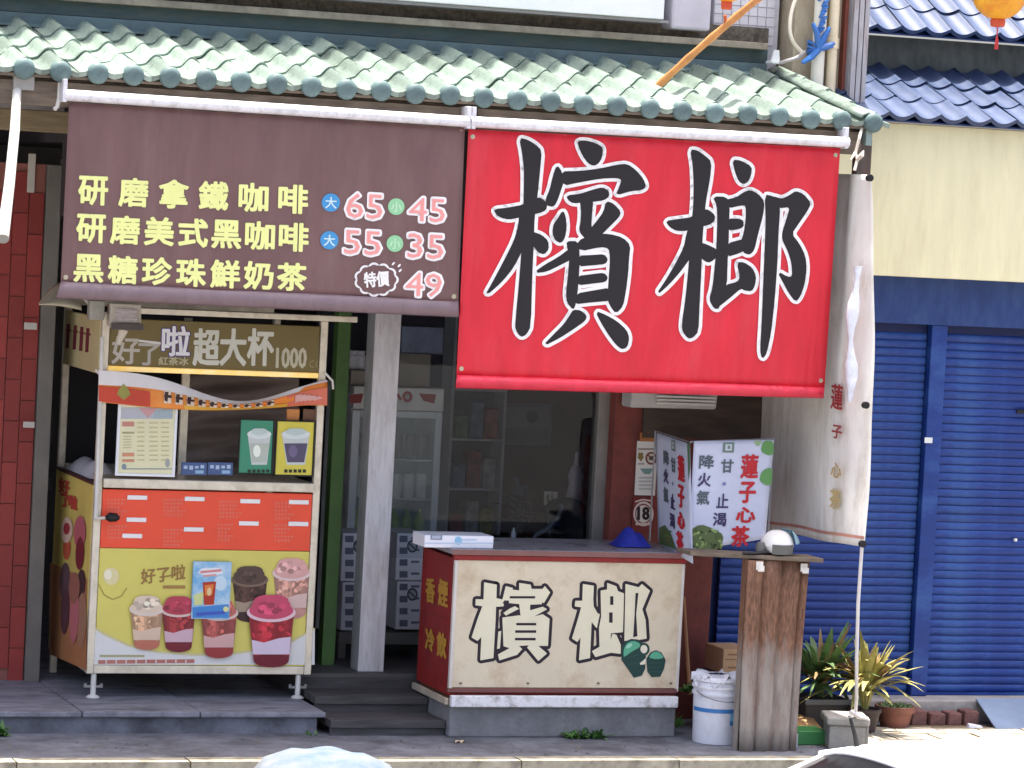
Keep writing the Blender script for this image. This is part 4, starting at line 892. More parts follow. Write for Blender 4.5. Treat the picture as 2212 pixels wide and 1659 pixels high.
for P in ([(1700, 200), (1727, 200), (1706, 400), (1718, 600), (1678, 610), (1692, 400)], [(620, 690), (710, 685), (672, 740)], [(545, 300), (600, 315), (540, 340)], [(725, 315), (790, 310), (735, 350)], [(800, 690), (885, 690), (845, 730)], [(1320, 335), (1362, 340), (1355, 400)], [(500, 270), (525, 290), (520, 330), (495, 340), (470, 285)]):
    A.poly([TC(*q) for q in P], BLK, 3)
G1, G2, G3, G4 = (24, 62, 58), (88, 168, 134), (38, 84, 76), (150, 206, 178)
A.poly([TC(*q) for q in [(1570, 700), (1600, 650), (1660, 625), (1720, 630), (1770, 665), (1800, 720), (1790, 900), (1760, 965), (1685, 985), (1640, 920), (1570, 820)]], G1, 4)
A.poly([TC(*q) for q in smoothpoly([(1590, 790), (1590, 720), (1620, 665), (1680, 640), (1740, 665), (1745, 700), (1670, 740), (1600, 790)])], G2, 5)
A.ell(*TC(1640, 690), 8, 4, G4, 6, rot=-.6)
A.ell(*TC(1775, 720), 13, 14, G1, 4); A.ell(*TC(1778, 720), 7.5, 9, (226, 220, 200), 5); A.poly([TC(*q) for q in [(1740, 850), (1800, 800), (1790, 860), (1745, 865)]], (226, 220, 200), 6)
A.poly([TC(*q) for q in [(1800, 810), (1840, 750), (1890, 730), (1940, 750), (1980, 820), (1965, 900), (1930, 975), (1850, 980), (1810, 930)]], G1, 5)
A.poly([TC(*q) for q in smoothpoly([(1820, 800), (1850, 755), (1895, 738), (1935, 760), (1965, 800), (1900, 815)])], G2, 6)
for k in range(3): A.line([TC(1825, 850 + k * 40), TC(1955, 845 + k * 40)], 1.4, G3, 7)
A.line([TC(1625, 800), TC(1730, 770)], 1.5, G3, 6); A.line([TC(1640, 860), TC(1740, 840)], 1.5, G3, 6)
A.done('lettering', ctr)
A = Art(planeX(XC0 - .0), base=3)
for c, u, v, w_, h_ in (('香', 921, 1246, 18, 52), ('煙', 948, 1250, 19, 56), ('冷', 920, 1356, 18, 46), ('飲', 945, 1364, 19, 52)):
    A.box_text(c, u, v, u + w_, v + h_, (196, 148, 52), sl=.36, ln=.02, k=3, bold=1.3)
A.line([(921, 1322), (968, 1338)], 2, (120, 40, 34), 3)
A.done('side_lettering', ctr)
# ================================================================== THINGS AROUND THE COUNTER
zT = ztop + .021
def crate(name, u0, v0, u1, v1, Y, depth, m_, label, cat, group=None, z0=None, marks=None, bev=.004):
    a, b, c, d = rec(u0, v0, u1, v1, Y); c = z0 if z0 is not None else c
    t = thing(name, label, cat, ((a + b) / 2, Y + depth / 2, c), group)
    part('box', MB().box(a, b, Y, Y + depth, c, d), m_, t, bevel=bev)
    if marks:
        A = Art(planeY(Y), base=1); marks(A); A.done('print', t)
    return t
M_WHT = mat('white_card', (226, 228, 236), .55, var=.04)
def mk(A):
    A.rect(930, 1155, 955, 1166, (120, 132, 156), 1, sl=.02); A.rect(933, 1157, 952, 1164, (170, 178, 196), 2); A.ell(990, 1168, 8, 9, (140, 190, 220), 1); A.rect(998, 1164, 1030, 1168, (190, 206, 226), 1); A.rect(917, 1172, 1066, 1175, (190, 206, 226), 1)
pb_ = crate('paper_carton', 917, 1157, 1066, 1184, -.2, .24, M_WHT, 'flat white printed carton lying on the left end of the counter', 'carton', z0=zT, marks=mk)
bl = MB()
bl.grid(lambda s, t: (lambda c: Vector((c.x - .12 + .24 * s, c.y - .1 + .2 * t, zT + .004 + .10 * (max(0, 1 - ((s - .5) / .5) ** 2) ** 1.2) * (max(0, 1 - ((t - .5) / .5) ** 2)) ** .9 * (1 + .25 * sin(14 * s + 5 * t)))))(at(1362, 1172, .1)), 22, 16)
solo('blue_cloth', bl, mat('ultramarine_cloth', (42, 54, 164), .7, var=.15, scale=9, bump=.3, bscale=30), 'crumpled royal blue cloth heaped on the right of the counter', 'cloth', smooth=True)

# tea banners hung at the counter's right end
XB = at(1491, 1080, -.3).x
def tea(A, f, big=True):
    rd, pu, gy = (200, 44, 52), (70, 64, 104), (92, 104, 112)
    for c, x, y, w_, h_ in (('蓮', 1020, 765, 125, 175), ('子', 1005, 975, 120, 155), ('心', 980, 1170, 140, 110), ('茶', 945, 1315, 130, 150)):
        A.text(c, f(x, y, w_, h_), rd, 2, bold=1.5)
    for c, x, y, w_, h_, cc in (('甘', 862, 800, 92, 100, gy), ('止', 828, 1065, 88, 105, pu), ('渴', 800, 1210, 100, 100, pu), ('降', 695, 768, 110, 100, gy), ('火', 685, 905, 95, 100, pu), ('氣', 675, 1040, 95, 105, gy)):
        A.text(c, f(x, y, w_, h_), cc, 2, bold=.8)
    q = f(870, 975, 24, 24); A.poly(q, (120, 130, 180), 2)
    q = f(875, 668, 85, 78); A.poly(q, (112, 136, 128), 2); A.poly(f(892, 682, 50, 48), (206, 214, 222), 3); A.poly(f(908, 692, 20, 26), (120, 140, 134), 4)
right = Banner([(1499, 953), (1672, 950), (1653, 1164), (1487, 1190)], -.3, -.32, .003)
tb = thing('tea_banner', 'pale blue tea banner with red characters facing the street beside the counter', 'banner', at(1570, 1190, -.3))
M_TEA = mat('pale_blue_banner_cloth', (206, 212, 232), .55, var=.06, scale=4, bump=.25, bscale=10)
part('cloth', right.cloth(16, 20), M_TEA, tb, smooth=True, solid=.002)
A = Art(right.surf, base=1)
TB = lambda x, y: (1316.7 + .28107 * x, 768 + .28107 * y)
def fr(x, y, w_, h_): return [TB(x, y), TB(x + w_, y - .01 * w_), TB(x + w_ - .06 * h_, y + h_), TB(x - .06 * h_, y + h_)]
tea(A, fr)
for pts, c in (([(1180, 655), (1262, 655), (1262, 760), (1215, 770), (1160, 735)], (104, 158, 92)), ([(1200, 870), (1250, 860), (1250, 990), (1200, 1000), (1150, 960), (1165, 900)], (106, 160, 94)), ([(1100, 655), (1180, 655), (1140, 705)], (150, 184, 140))):
    A.poly([TB(*p_) for p_ in smoothpoly(pts)], c, 1)
r_ = random.Random(5)
A.poly([TB(*p_) for p_ in smoothpoly([(620, 1340), (700, 1295), (800, 1330), (880, 1380), (860, 1470), (800, 1500), (615, 1475)])], (96, 112, 70), 1)
for k in range(46):
    x, y = r_.uniform(635, 860), r_.uniform(1330, 1480); g = r_.uniform(.5, 1.5)
    A.ell(*TB(x, y), 4.5, 2.6, (min(255, 108 * g), min(255, 126 * g), min(255, 76 * g)), 2 + k % 3, n=7, rot=r_.uniform(0, 3))
A.done('print', tb)
# the second one runs back along the counter end
ql = [(1490, 959), (1415, 934), (1422, 1173), (1497, 1218)]
tl = thing('tea_banner', 'narrow looking tea banner turned side on at the end of the counter', 'banner', at(1491, 1218, -.3))
XBf = at(1490, 1090, -.3).x
def lsurf(u, v, e):
    p0 = atx(u, v, XBf); 
    p = atx(u, v, XBf + .02 * sin(6 * p0.y) - e - .003); return p
lc = MB().grid(lambda S, T: lsurf(lerp(lerp(1416, 1490, S), lerp(1422, 1497, S), T) , lerp(lerp(934, 959, S), lerp(1173, 1218, S), T), -.003), 14, 16)
part('cloth', lc, M_TEA, tl, smooth=True, solid=.002)
A = Art(lsurf, base=1)
def fl2(x, y, w_, h_):
    def g(x_, y_):
        S = .15 + (x_ - 640) / 620 * .8; T = (y_ - 655) / 830
        return (lerp(lerp(1416, 1490, S), lerp(1422, 1497, S), T), lerp(lerp(934, 959, S), lerp(1173, 1218, S), T))
    return [g(x, y), g(x + w_, y), g(x + w_, y + h_), g(x, y + h_)]
tea(A, fl2)
A.poly([(1424, 1140), (1436, 1134), (1448, 1150), (1462, 1188), (1424, 1174)], (96, 116, 72), 1)
A.poly([(1484, 956), (1490, 959), (1491, 1010), (1487, 1040)], (90, 120, 84), 1)
for k in range(16): A.ell(r_.uniform(1426, 1450), r_.uniform(1148, 1174), 3, 2.4, (r_.uniform(70, 150), r_.uniform(90, 160), 70), 2, n=7)
A.done('print', tl)
# rail that carries them
rl = MB().tube([at(1414, 930, .36), at(1492, 956, -.3)], .005, 8).tube([at(1492, 954, -.29), at(1674, 948, -.29)], .005, 8).tube([at(1670, 948, -.27), Vector((at(1670, 948, -.27).x, -.27, .02))], .009, 8).tube([at(1416, 930, .36), Vector((at(1416, 930, .36).x, .36, zT + .01))], .006, 8)
solo('banner_rail', rl, mat('grey_rail', (150, 150, 154), .5, metal=.5), 'thin grey metal rail carrying the two tea banners', 'rail', smooth=True)

# notices on the pier
def notice(u0, v0, u1, v1, Y, m_, label, marks, name='notice', cat='notice'):
    a, b, c, d = rec(u0, v0, u1, v1, Y)
    t = thing(name, label, cat, ((a + b) / 2, Y, c)); part('sheet', MB().box(a, b, Y, Y + .008, c, d), m_, t)
    A = Art(planeY(Y), base=1); marks(A); A.done('print', t); return t
def mk(A):
    A.ell(1407, 990, 13, 14, (120, 60, 52), 1); A.ell(1407, 990, 9, 10, (206, 200, 186), 2); A.line([(1399, 982), (1415, 998)], 3, (120, 60, 52), 3); A.rect(1402, 985, 1412, 994, (96, 80, 70), 3)
    A.ell(1384, 986, 6, 9, (130, 112, 62), 1, w=.2); A.rect(1378, 968, 1416, 972, (150, 140, 130), 1); A.rect(1378, 1000, 1392, 1004, (170, 160, 150), 1)
    A.poly([(1382, 1012), (1412, 1012), (1404, 1024), (1392, 1024)], (120, 152, 150), 1)
    for k in range(4): A.rect(1380, 1030 + k * 8, 1412 - 3 * (k % 2), 1034 + k * 8, (176, 178, 176), 1)
notice(1374, 953, 1418, 1070, .485, mat('white_notice', (216, 214, 208), .6, var=.05), 'white health notice with a struck out round symbol on the red pier', mk)
def mk(A):
    A.ell(1390, 1110, 22, 27, (214, 196, 188), 1); A.ell(1390, 1110, 18, 22, (112, 40, 40), 2); A.ell(1390, 1110, 16, 19, (220, 208, 200), 3)
    A.box_text('18', 1378, 1096, 1402, 1122, (40, 26, 26), k=4, bold=1.6); A.line([(1373, 1132), (1407, 1132)], 5, (222, 190, 180), 4); A.line([(1372, 1084), (1388, 1079), (1408, 1082)], 3, (222, 200, 190), 4)
notice(1366, 1074, 1417, 1150, .485, mat('maroon_notice', (116, 38, 36), .5, var=.08), 'dark red notice with 18 in a white ring on the red pier', mk)
a, b, c, d = rec(1383, 935, 1420, 954, .47)
solo('orange_tag', MB().box(a, b, .47, .485, c, d), mat('orange_brown_card', (170, 108, 58), .6, var=.25, scale=14), 'small orange brown card above the white health notice', 'card', bevel=.003)
# air conditioner under the red banner
a, b, c, d = rec(1375, 838, 1552, 886, .2)
ac = thing('air_conditioner', 'white air conditioner casing showing below the red banner', 'appliance', ((a + b) / 2, .35, c))
part('casing', MB().hexa([(a, .3, c), (b, .22, c + .01), (b, .47, c + .01), (a, .47, c)], [(a, .24, d + .15), (b, .18, d + .15), (b, .47, d + .15), (a, .47, d + .15)]), mat('grey_white_casing', (178, 176, 172), .5, var=.06), ac, bevel=.015)
for k in range(4):
    z = c + .035 + k * .022; part('louvre', MB().box(a + .14, b - .02, .185 + .02 * (3 - k) / 3, .215 + .02 * (3 - k) / 3, z, z + .012), mat('louvre_grey', (206, 204, 200), .4), ac, bevel=.003)
part('label', MB().box(a + .2, a + .3, .19, .215, d - .02, d + .01), mat('pink_label', (196, 120, 112), .5), ac)

# rope-tied canvas side curtain
XK = 1.9
def canv(s, t):   # s: 0 outer -> 1 inner ; t: 0 top -> 1 bottom
    y = lerp(lerp(-.86, -1.08, t), .56, s)
    z = lerp(3.56, 1.302, t) - .0 * s + (-.0 if t < 1 else 0)
    x = XK + .09 * (1 - min(1, s * 7)) ** 2 * (.35 + .65 * sin(pi * (.1 + .8 * t))) + .012 * sin(9 * s + 3 * t) * min(1, s * 4) + .010 * sin(40 * s * (1 - .3 * t)) * (1 - t) ** 2 + .004 * sin(17 * t + 8 * s)
    z += -.05 * s * t + .003 * sin(14 * s) * t
    return Vector((x, y, z))
cur = thing('canvas_curtain', 'dirty white canvas side curtain with faded red characters by the shutters', 'curtain', (XK, -.2, 1.2))
M_CNV = mat('stained_white_canvas', (232, 229, 220), .75, var=.08, scale=2.2, streak=(3, 3, 1), dirt=(176, 164, 140), dscale=2.0, damt=.5, bump=.2, bscale=18)
part('cloth', MB().grid(canv, 70, 60), M_CNV, cur, smooth=True, solid=.003)
rs = MB().grid(lambda s, t: canv(s, .972 + .008 * t) + Vector((-.006, 0, 0)), 70, 1); part('red_stripe', rs, mat('faded_red_stripe', (196, 140, 122), .7, var=.2), cur, smooth=True)
gr = MB().grid(lambda s, t: canv(.42 + .5 * s, .58 + .3 * t) + Vector((-.006, 0, 0)), 24, 10)
ck = lambda u, v, e: atx(u, v, XK - .03 - e)
A = Art(ck, base=1)
for c, x, y, w_, h_, cc in (('蓮', 1700, 215, 85, 190, (158, 52, 56)), ('子', 1705, 530, 75, 100, (160, 70, 68)), ('心', 1700, 820, 75, 110, (196, 168, 120)), ('茶', 1690, 1020, 80, 150, (200, 178, 120))):
    A.text(c, [TB(x + 8, y), TB(x + w_ + 8, y + 14), TB(x + w_, y + h_ + 14), TB(x, y + h_)], cc, 1, bold=.9)
A.done('lettering', cur)
pl = []
P0 = [at(1812, 655 - 80, -.9), at(1800, 640, -.9), at(1806, 690, -.92), at(1798, 730, -.92), at(1802, 760, -.93), at(1796, 795, -.93)]
tw = MB().tube([Vector((1.85, -.93, z)) + Vector((.012 * sin(9 * z), -.01, 0)) for z in [3.0 - .075 * k for k in range(12)]], [.028 + .014 * sin(5 * k) for k in range(12)], 10)
part('bunched_sheet', tw, mat('clear_plastic_sheet', (222, 226, 234), .25, var=.15, scale=12, spec=.7), cur, smooth=True)
for z, gy in ((3.54, -.87), (2.16, -1.0), (1.32, -1.07)): part('grommet', MB().tube([Vector((XK + .03, gy, z)), Vector((XK + .03, gy - .03, z))], .022, 10), mat('black_rubber', (24, 24, 26), .5), cur, smooth=True)
# post and rope above the curtain
solo('curtain_post', MB().box(XK + .06, XK + .16, -.62, -.55, 1.5, 3.78), mat('dark_stained_post', (92, 84, 78), .8, var=.25, scale=5, streak=(4, 4, 1), dirt=(130, 70, 56), dscale=6, damt=.5), 'dark weathered post behind the canvas curtain under the eave end', 'post', bevel=.005)
rp_ = thing('tie_rope', 'thin white rope from the canvas corner down to the concrete block', 'rope', (2.02, -.8, .2))
pts = [Vector((XK + .03, -1.08, 1.33)), Vector((XK + .045, -1.04, .95)), Vector((XK + .09, -.97, .6)), Vector((2.07, -.83, .34)), Vector((2.12, -.72, .205))]
part('line', MB().tube(pts, .0115, 8), mat('white_rope', (216, 212, 208), .7, var=.08), rp_, smooth=True)
part('knot', MB().tube([Vector((2.1, -.74, .24)), Vector((2.06, -.78, .245)), Vector((2.12, -.79, .215)), Vector((2.17, -.8, .205))], [.012, .016, .016, .01], 8), mat('white_rope', (0, 0, 0)), rp_, smooth=True)
tr = thing('eave_rope', 'frayed pale rope knotted at the right end of the eave', 'rope', at(1850, 340, -.75))
part('line', MB().tube([at(1862, 275, -.72), at(1856, 300, -.8), at(1848, 330, -.8), at(1852, 345, -.82), at(1846, 368, -.84)], .01, 7), mat('pale_rope', (196, 188, 174), .8), tr, smooth=True)
part('frayed_end', MB().tube([at(1852, 345, -.82), at(1862, 335, -.86), at(1866, 325, -.86)], [.012, .016, .004], 7).tube([at(1848, 330, -.8), at(1838, 345, -.84)], [.012, .004], 7), mat('pale_rope', (0, 0, 0)), tr, smooth=True)

# concrete block with a cap, turned a little
c0 = Vector((2.10, -.62, 0)); R = Matrix.Rotation(radians(-16), 3, 'Z')
def rotbox(mb, x0, x1, y0, y1, z0, z1):
    k = len(mb.v); mb.box(x0, x1, y0, y1, z0, z1)
    for i in range(k, len(mb.v)): mb.v[i] = R @ mb.v[i] + c0
    return mb
blk = thing('concrete_block', 'grooved grey concrete block weighting the canvas rope on the pavement', 'block', c0)
part('body', rotbox(MB(), -.115, .115, -.13, .13, .002, .15), M_CONC2, blk, bevel=.008)
part('cap', rotbox(MB(), -.135, .135, -.15, .15, .152, .205), M_CONC2, blk, bevel=.014)
for k in range(4): part('groove_rib', rotbox(MB(), .116, .132, -.125 + k * .066, -.09 + k * .066, .002, .15), M_CONC2, blk, bevel=.004)

# rusty corrugated stand with plank and helmet
YRs = -.8
x0, x1 = at(1611, 1420, YRs).x, at(1733, 1420, YRs).x; zr = at(1685, 1212, YRs).z
def rustmat():
    M = mat('rusted_corrugated_sheet', (150, 142, 134), .7, metal=.15, var=.16, scale=4, streak=(5, 5, 1), dirt=(104, 66, 50), dscale=3, damt=.6, bump=.3, bscale=50)
    nt = M.node_tree; N = nt.nodes; L = nt.links; B = N['Principled BSDF']; src = B.inputs['Base Color'].links[0].from_socket
    tc = N.new('ShaderNodeTexCoord'); sx = N.new('ShaderNodeSeparateXYZ'); L.new(tc.outputs['Object'], sx.inputs[0])
    no = N.new('ShaderNodeTexNoise'); no.inputs['Scale'].default_value = 5; no.inputs['Detail'].default_value = 8
    mp = N.new('ShaderNodeMapping'); mp.inputs['Scale'].default_value = (4, 4, .8); L.new(tc.outputs['Object'], mp.inputs[0]); L.new(mp.outputs[0], no.inputs['Vector'])
    ma = N.new('ShaderNodeMath'); ma.operation = 'MULTIPLY_ADD'; L.new(no.outputs[0], ma.inputs[0]); ma.inputs[1].default_value = .55; L.new(sx.outputs[2], ma.inputs[2])
    rp = N.new('ShaderNodeValToRGB'); rp.color_ramp.elements[0].position = .78; rp.color_ramp.elements[1].position = .98; L.new(ma.outputs[0], rp.inputs[0])
    n2 = N.new('ShaderNodeTexNoise'); n2.inputs['Scale'].default_value = 22; n2.inputs['Detail'].default_value = 6; L.new(mp.outputs[0], n2.inputs['Vector'])
    r2 = N.new('ShaderNodeValToRGB'); r2.color_ramp.elements[0].color = lin((100, 72, 56)); r2.color_ramp.elements[1].color = lin((142, 104, 82)); r2.color_ramp.elements[0].position = .35; r2.color_ramp.elements[1].position = .68; L.new(n2.outputs[0], r2.inputs[0])
    mx = N.new('ShaderNodeMix'); mx.data_type = 'RGBA'; L.new(rp.outputs[0], mx.inputs['Factor']); L.new(src, mx.inputs['A']); L.new(r2.outputs[0], mx.inputs['B']); L.new(mx.outputs['Result'], B.inputs['Base Color'])
    return M
rst = thing('rusty_stand', 'rusty corrugated sheet stand, brown above and grey below, beside the white pail', 'stand', ((x0 + x1) / 2, YRs + .15, 0))
def corr(s):   # outline of the folded sheet, s in 0..1 along the front
    return x0 + (x1 - x0) * s, YRs + .05 - .04 * (abs(sin(pi * s * 3.2 + .35)) ** .45)
cr = MB()
cr.grid(lambda s, t: Vector((corr(s)[0] + .03 * t * (s - .3), corr(s)[1] + .02 * sin(3 * t), zr * t)), 60, 8)
part('front_sheet', cr, rustmat(), rst, smooth=True, ang=30, solid=.004)
part('side_sheet', MB().box(x0 - .004, x0 + .004, YRs + .06, YRs + .13, 0, zr).box(x1 + .01, x1 + .018, YRs + .06, YRs + .13, 0, zr).box(x0, x1, YRs + .12, YRs + .13, 0, zr), MATS['rusted_corrugated_sheet'], rst)
for u, v in ((1641, 1224), (1737, 1228)):
    p = at(u, v, YRs - .01); part('white_patch', MB().box(p.x - .022, p.x + .022, YRs - .012, YRs - .004, p.z - .02, p.z + .03).box(p.x - .012, p.x + .03, YRs - .016, YRs - .012, p.z - .03, p.z + .004), mat('white_flaking_tape', (220, 216, 208), .6, var=.15, scale=30), rst)
a, b = at(1505, 1196, -.72).x, at(1772, 1212, -.85).x
pk_ = MB().hexa([(a, -.62, zr + .004), (b, -.9, zr + .004), (b, -.66, zr + .004), (a, -.40, zr + .004)], [(a, -.62, zr + .03), (b, -.9, zr + .03), (b, -.66, zr + .03), (a, -.40, zr + .03)])
solo('timber_plank', pk_, mat('old_brown_timber', (0, 0, 0)), 'old brown plank lying across the top of the rusty stand', 'plank', bevel=.004)
hc = at(1675, 1190, -.68); hz = zr + .031; hx, hy = hc.x, -.7
hel = thing('helmet', 'white open face helmet with raised visor on the rusty stand', 'helmet', (hx, hy, hz))
pr = []
def shell(r, z0=0.0):
    return MB().grid(lambda s, t: Vector((hx + r * 1.0 * cos(2 * pi * s) * sin(t * pi * .62 + .001) * (1 - .12 * (t > .8)), hy + r * 1.12 * sin(2 * pi * s) * sin(t * pi * .62 + .001), hz + .052 + r * .98 * cos(t * pi * .62) + z0)), 28, 14)
part('shell', shell(.1), mat('white_helmet_gloss', (228, 228, 224), .18, var=.03, coat=.6), hel, smooth=True, solid=.006)
part('lining', shell(.092), mat('black_rubber', (24, 24, 26), .5), hel, smooth=True)
part('visor', MB().grid(lambda s, t: Vector((hx + .03 + .115 * cos(-1.1 + 2.0 * s) * cos(.25 + .9 * t), hy + .11 * sin(-1.1 + 2.0 * s), hz + .055 + .112 * sin(.15 + .9 * t))), 14, 8), mat('pale_blue_visor', (150, 190, 206), .1, var=.04, alpha=.75, spec=.7), hel, smooth=True, solid=.003)
part('face_opening', MB().grid(lambda s, t: Vector((hx + (.103) * cos(-2.3 + 1.5 * s) * (1.01), hy + .115 * sin(-2.3 + 1.5 * s) * 1.01, hz + .008 + .06 * t)), 12, 4), mat('dark_grey_trim', (96, 96, 92), .4), hel, smooth=True)
part('chin_strap', MB().tube([Vector((hx - .08, hy - .06, hz + .02)), Vector((hx - .17, hy - .05, hz + .008)), Vector((hx - .24, hy - .03, hz + .006))], .011, 6), mat('black_rubber', (24, 24, 26), .5), hel, smooth=True)
part('ear_piece', MB().lathe([(.001, 0), (.03, .001), (.03, .06), (.02, .075), (.001, .076)], (hx - .118, hy - .02, hz + .0), 14), mat('dark_grey_trim', (0, 0, 0)), hel, smooth=True)

# white pail
pc = atz(1552, 1606, 0); px_, py_ = pc.x, -.42
pail = thing('paint_pail', 'white plastic pail with a blue label band beside the rusty stand', 'pail', (px_, py_, 0))
R0 = .155
M_PAIL = mat('white_pail_plastic', (226, 228, 236), .4, var=.04, dirt=(170, 162, 156), dscale=9, damt=.35)
part('body', MB().lathe([(.001, .002), (R0 * .9, .002), (R0 * .915, .012), (R0 * .97, .30), (R0 * 1.03, .302), (R0 * 1.03, .318), (R0 * .98, .32), (R0 * .985, .345), (R0 * 1.05, .347), (R0 * 1.05, .362), (R0 * .99, .364), (R0, .385), (R0 * .95, .386), (R0 * .93, .34), (.001, .34)], (px_, py_, 0), 40), M_PAIL, pail, smooth=True)
part('lid', MB().lathe([(R0 * 1.0, .388), (R0 * 1.07, .39), (R0 * 1.07, .41), (R0 * 1.0, .418), (R0 * .9, .412), (.001, .412)], (px_, py_, 0), 40), M_PAIL, pail, smooth=True)
def arcband(z0, z1, a0, a1, r): return MB().grid(lambda s, t: Vector((px_ + r(lerp(z0, z1, t)) * cos(lerp(a0, a1, s)), py_ + r(lerp(z0, z1, t)) * sin(lerp(a0, a1, s)), lerp(z0, z1, t))), 24, 2)
rr = lambda z: R0 * (.915 + .055 * z / .3) + .0015
lb = part('label', arcband(.20, .225, -3.2, .2, rr), mat('blue_label', (58, 124, 188), .4, var=.06), pail, smooth=True)
part('label_patch', arcband(.135, .199, -1.35, .2, rr), mat('light_blue_label', (128, 188, 222), .4, var=.1), lb, smooth=True)
part('label_patch', arcband(.125, .15, -1.35, .2, lambda z: rr(z) + .001), MATS['blue_label'], lb, smooth=True)
part('crumpled_wrap', MB().grid(lambda s, t: Vector((px_ + R0 * (.4 + .7 * t) * cos(2 * pi * s), py_ + R0 * (.4 + .7 * t) * sin(2 * pi * s), .425 + .028 * sin(7 * 2 * pi * s) * t + .02 * sin(17 * s * 2 * pi + 3) * t - .03 * t * t)), 60, 6), mat('crumpled_white_film', (220, 220, 226), .4, var=.06, bump=.3, bscale=30), pail, smooth=True)
part('handle', MB().tube([Vector((px_ + R0 * 1.04 * cos(t), py_ - .05 + R0 * 1.04 * sin(t), .33 + .05 * sin(t))) for t in [pi + pi * k / 16 for k in range(17)]], .004, 6), mat('zinc_nut', (150, 150, 150), .4), pail, smooth=True)
# cartons behind the pail
def mk(A): A.line([(1566, 1425), (1606, 1424)], 2.5, (150, 112, 76), 1); A.rect(1572, 1412, 1594, 1416, (150, 110, 80), 1); A.rect(1572, 1440, 1600, 1444, (150, 110, 80), 1)
crate('cardboard_box', 1562, 1402, 1624, 1456, .05, .3, mat('brown_cardboard', (190, 154, 116), .75, var=.08, scale=6), 'small brown cardboard box on the ledge behind the white pail', 'box', marks=mk)
a, b, c, d = rec(1540, 1457, 1640, 1560, .04)
solo('low_ledge', MB().box(a, b, .04, .36, 0, c + .292 - .292 + at(1590, 1457, .05).z - .002 - c), mat('worn_concrete', (0, 0, 0)), 'low concrete ledge behind the white pail', 'ledge', bevel=.006)
wire('wooden_pole', [at(1476, 1290, .3), at(1482, 1385, .2), at(1490, 1500, .05)], .014, mat('pale_stick_wood', (164, 118, 80), .7, var=.15), 'thin wooden pole leaning against the right end of the counter', 'pole')
# bits on the ground behind the concrete block
crate('green_tray', 1722, 1580, 1792, 1606, -.55, .22, mat('green_plastic', (64, 128, 74), .5, var=.12), 'shallow green plastic tray on the pavement by the rusty stand', 'tray', z0=.002)
a, b, c, d = rec(1722, 1564, 1790, 1582, -.3)
cb = MB().hexa([(a, -.3, .002), (b, -.3, .002), (b + .03, .05, .002), (a, .05, .002)], [(a, -.3, .06), (b, -.3, .02), (b + .03, .05, .10), (a, .05, .10)])
solo('flattened_carton', cb, mat('tan_cardboard', (176, 140, 96), .8, var=.15), 'flattened tan carton lying behind the green tray', 'carton', bevel=.003)
crate('pale_tin', 1712, 1585, 1724, 1606, -.66, .06, mat('pale_tin_card', (176, 182, 190), .5, var=.1), 'little pale grey packet at the foot of the rusty stand', 'packet', z0=.001, bev=.002)

# ================================================================== PLANTS
M_LEAF = mat('green_palm_leaf', (86, 114, 68), .5, var=.3, scale=14, objvar=.25)
M_LEAFY = mat('yellowing_palm_leaf', (152, 146, 86), .5, var=.3, scale=14, objvar=.2)
M_LEAFB = mat('browned_palm_leaf', (142, 116, 76), .6, var=.3, scale=20)
def leaf(mb, base, dirv, L, w, droop, n=6, fold=.25):
    d = Vector(dirv).normalized(); side = d.cross(Vector((0, 0, 1)))
    side = side.normalized() if side.length > 1e-3 else Vector((1, 0, 0)); nm = side.cross(d)
    vs_ = []
    for i in range(n + 1):
        t = i / n; p = Vector(base) + d * (L * t) - Vector((0, 0, droop * L * t * t)); ww = w * (sin(pi * (t * .88 + .08)) ** .8) * (1 - .3 * t)
        vs_ += [p - side * ww + nm * fold * ww, p, p + side * ww + nm * fold * ww]
    mb.add(vs_, [f for i in range(n) for f in ((3 * i, 3 * i + 1, 3 * i + 4, 3 * i + 3), (3 * i + 1, 3 * i + 2, 3 * i + 5, 3 * i + 4))])
def palm(name, c, h, n, m_, label, seed, pot, spread=1.0, L=.4):
    r_ = random.Random(seed); t = thing(name, label, 'plant', c)
    stem = MB(); k0 = Vector(c)
    for i in range(n):
        a_ = 2 * pi * i / n + r_.uniform(-.3, .3); e_ = r_.uniform(.35, 1.25)
        st_ = MB(); top = k0 + Vector((.05 * cos(a_) * spread, .05 * sin(a_) * spread, h * r_.uniform(.6, 1)))
        stem.tube([k0 + Vector((.015 * cos(a_), .015 * sin(a_), 0)), (k0 + top) / 2 + Vector((.01 * cos(a_), .01 * sin(a_), .02)), top], [.007, .006, .004], 6)
        lf = MB()
        for q in range(5):
            b_ = a_ + r_.uniform(-.6, .6); e2 = e_ + r_.uniform(-.35, .35)
            leaf(lf, top, (cos(b_) * cos(e2) * spread, sin(b_) * cos(e2) * spread, sin(e2)), L * r_.uniform(.6, 1.1), .025 * r_.uniform(.6, 1.4), r_.uniform(.1, .6))
        part('leaf', lf, M_LEAFB if i % 5 == 4 else m_, t, smooth=True)
    part('stem', stem, m_, t, smooth=True); return t
pa = at(1782, 1528, .03); pbx0, pbx1, pz0, pz1 = rec(1738, 1512, 1838, 1575, -.02)
M_SOIL = mat('dark_soil', (58, 48, 40), .95, var=.3, scale=30, bump=.6)
pt = thing('planter_box', 'dark grey rectangular planter box behind the concrete block', 'planter', ((pbx0 + pbx1) / 2, .13, 0))
part('box', MB().hexa([(pbx0 + .02, -.0, .001), (pbx1 - .02, .0, .001), (pbx1 - .02, .26, .001), (pbx0 + .02, .26, .001)], [(pbx0, -.03, pz1), (pbx1, -.03, pz1), (pbx1, .29, pz1), (pbx0, .29, pz1)]), mat('dark_planter_plastic', (66, 62, 62), .6, var=.15), pt, bevel=.006)
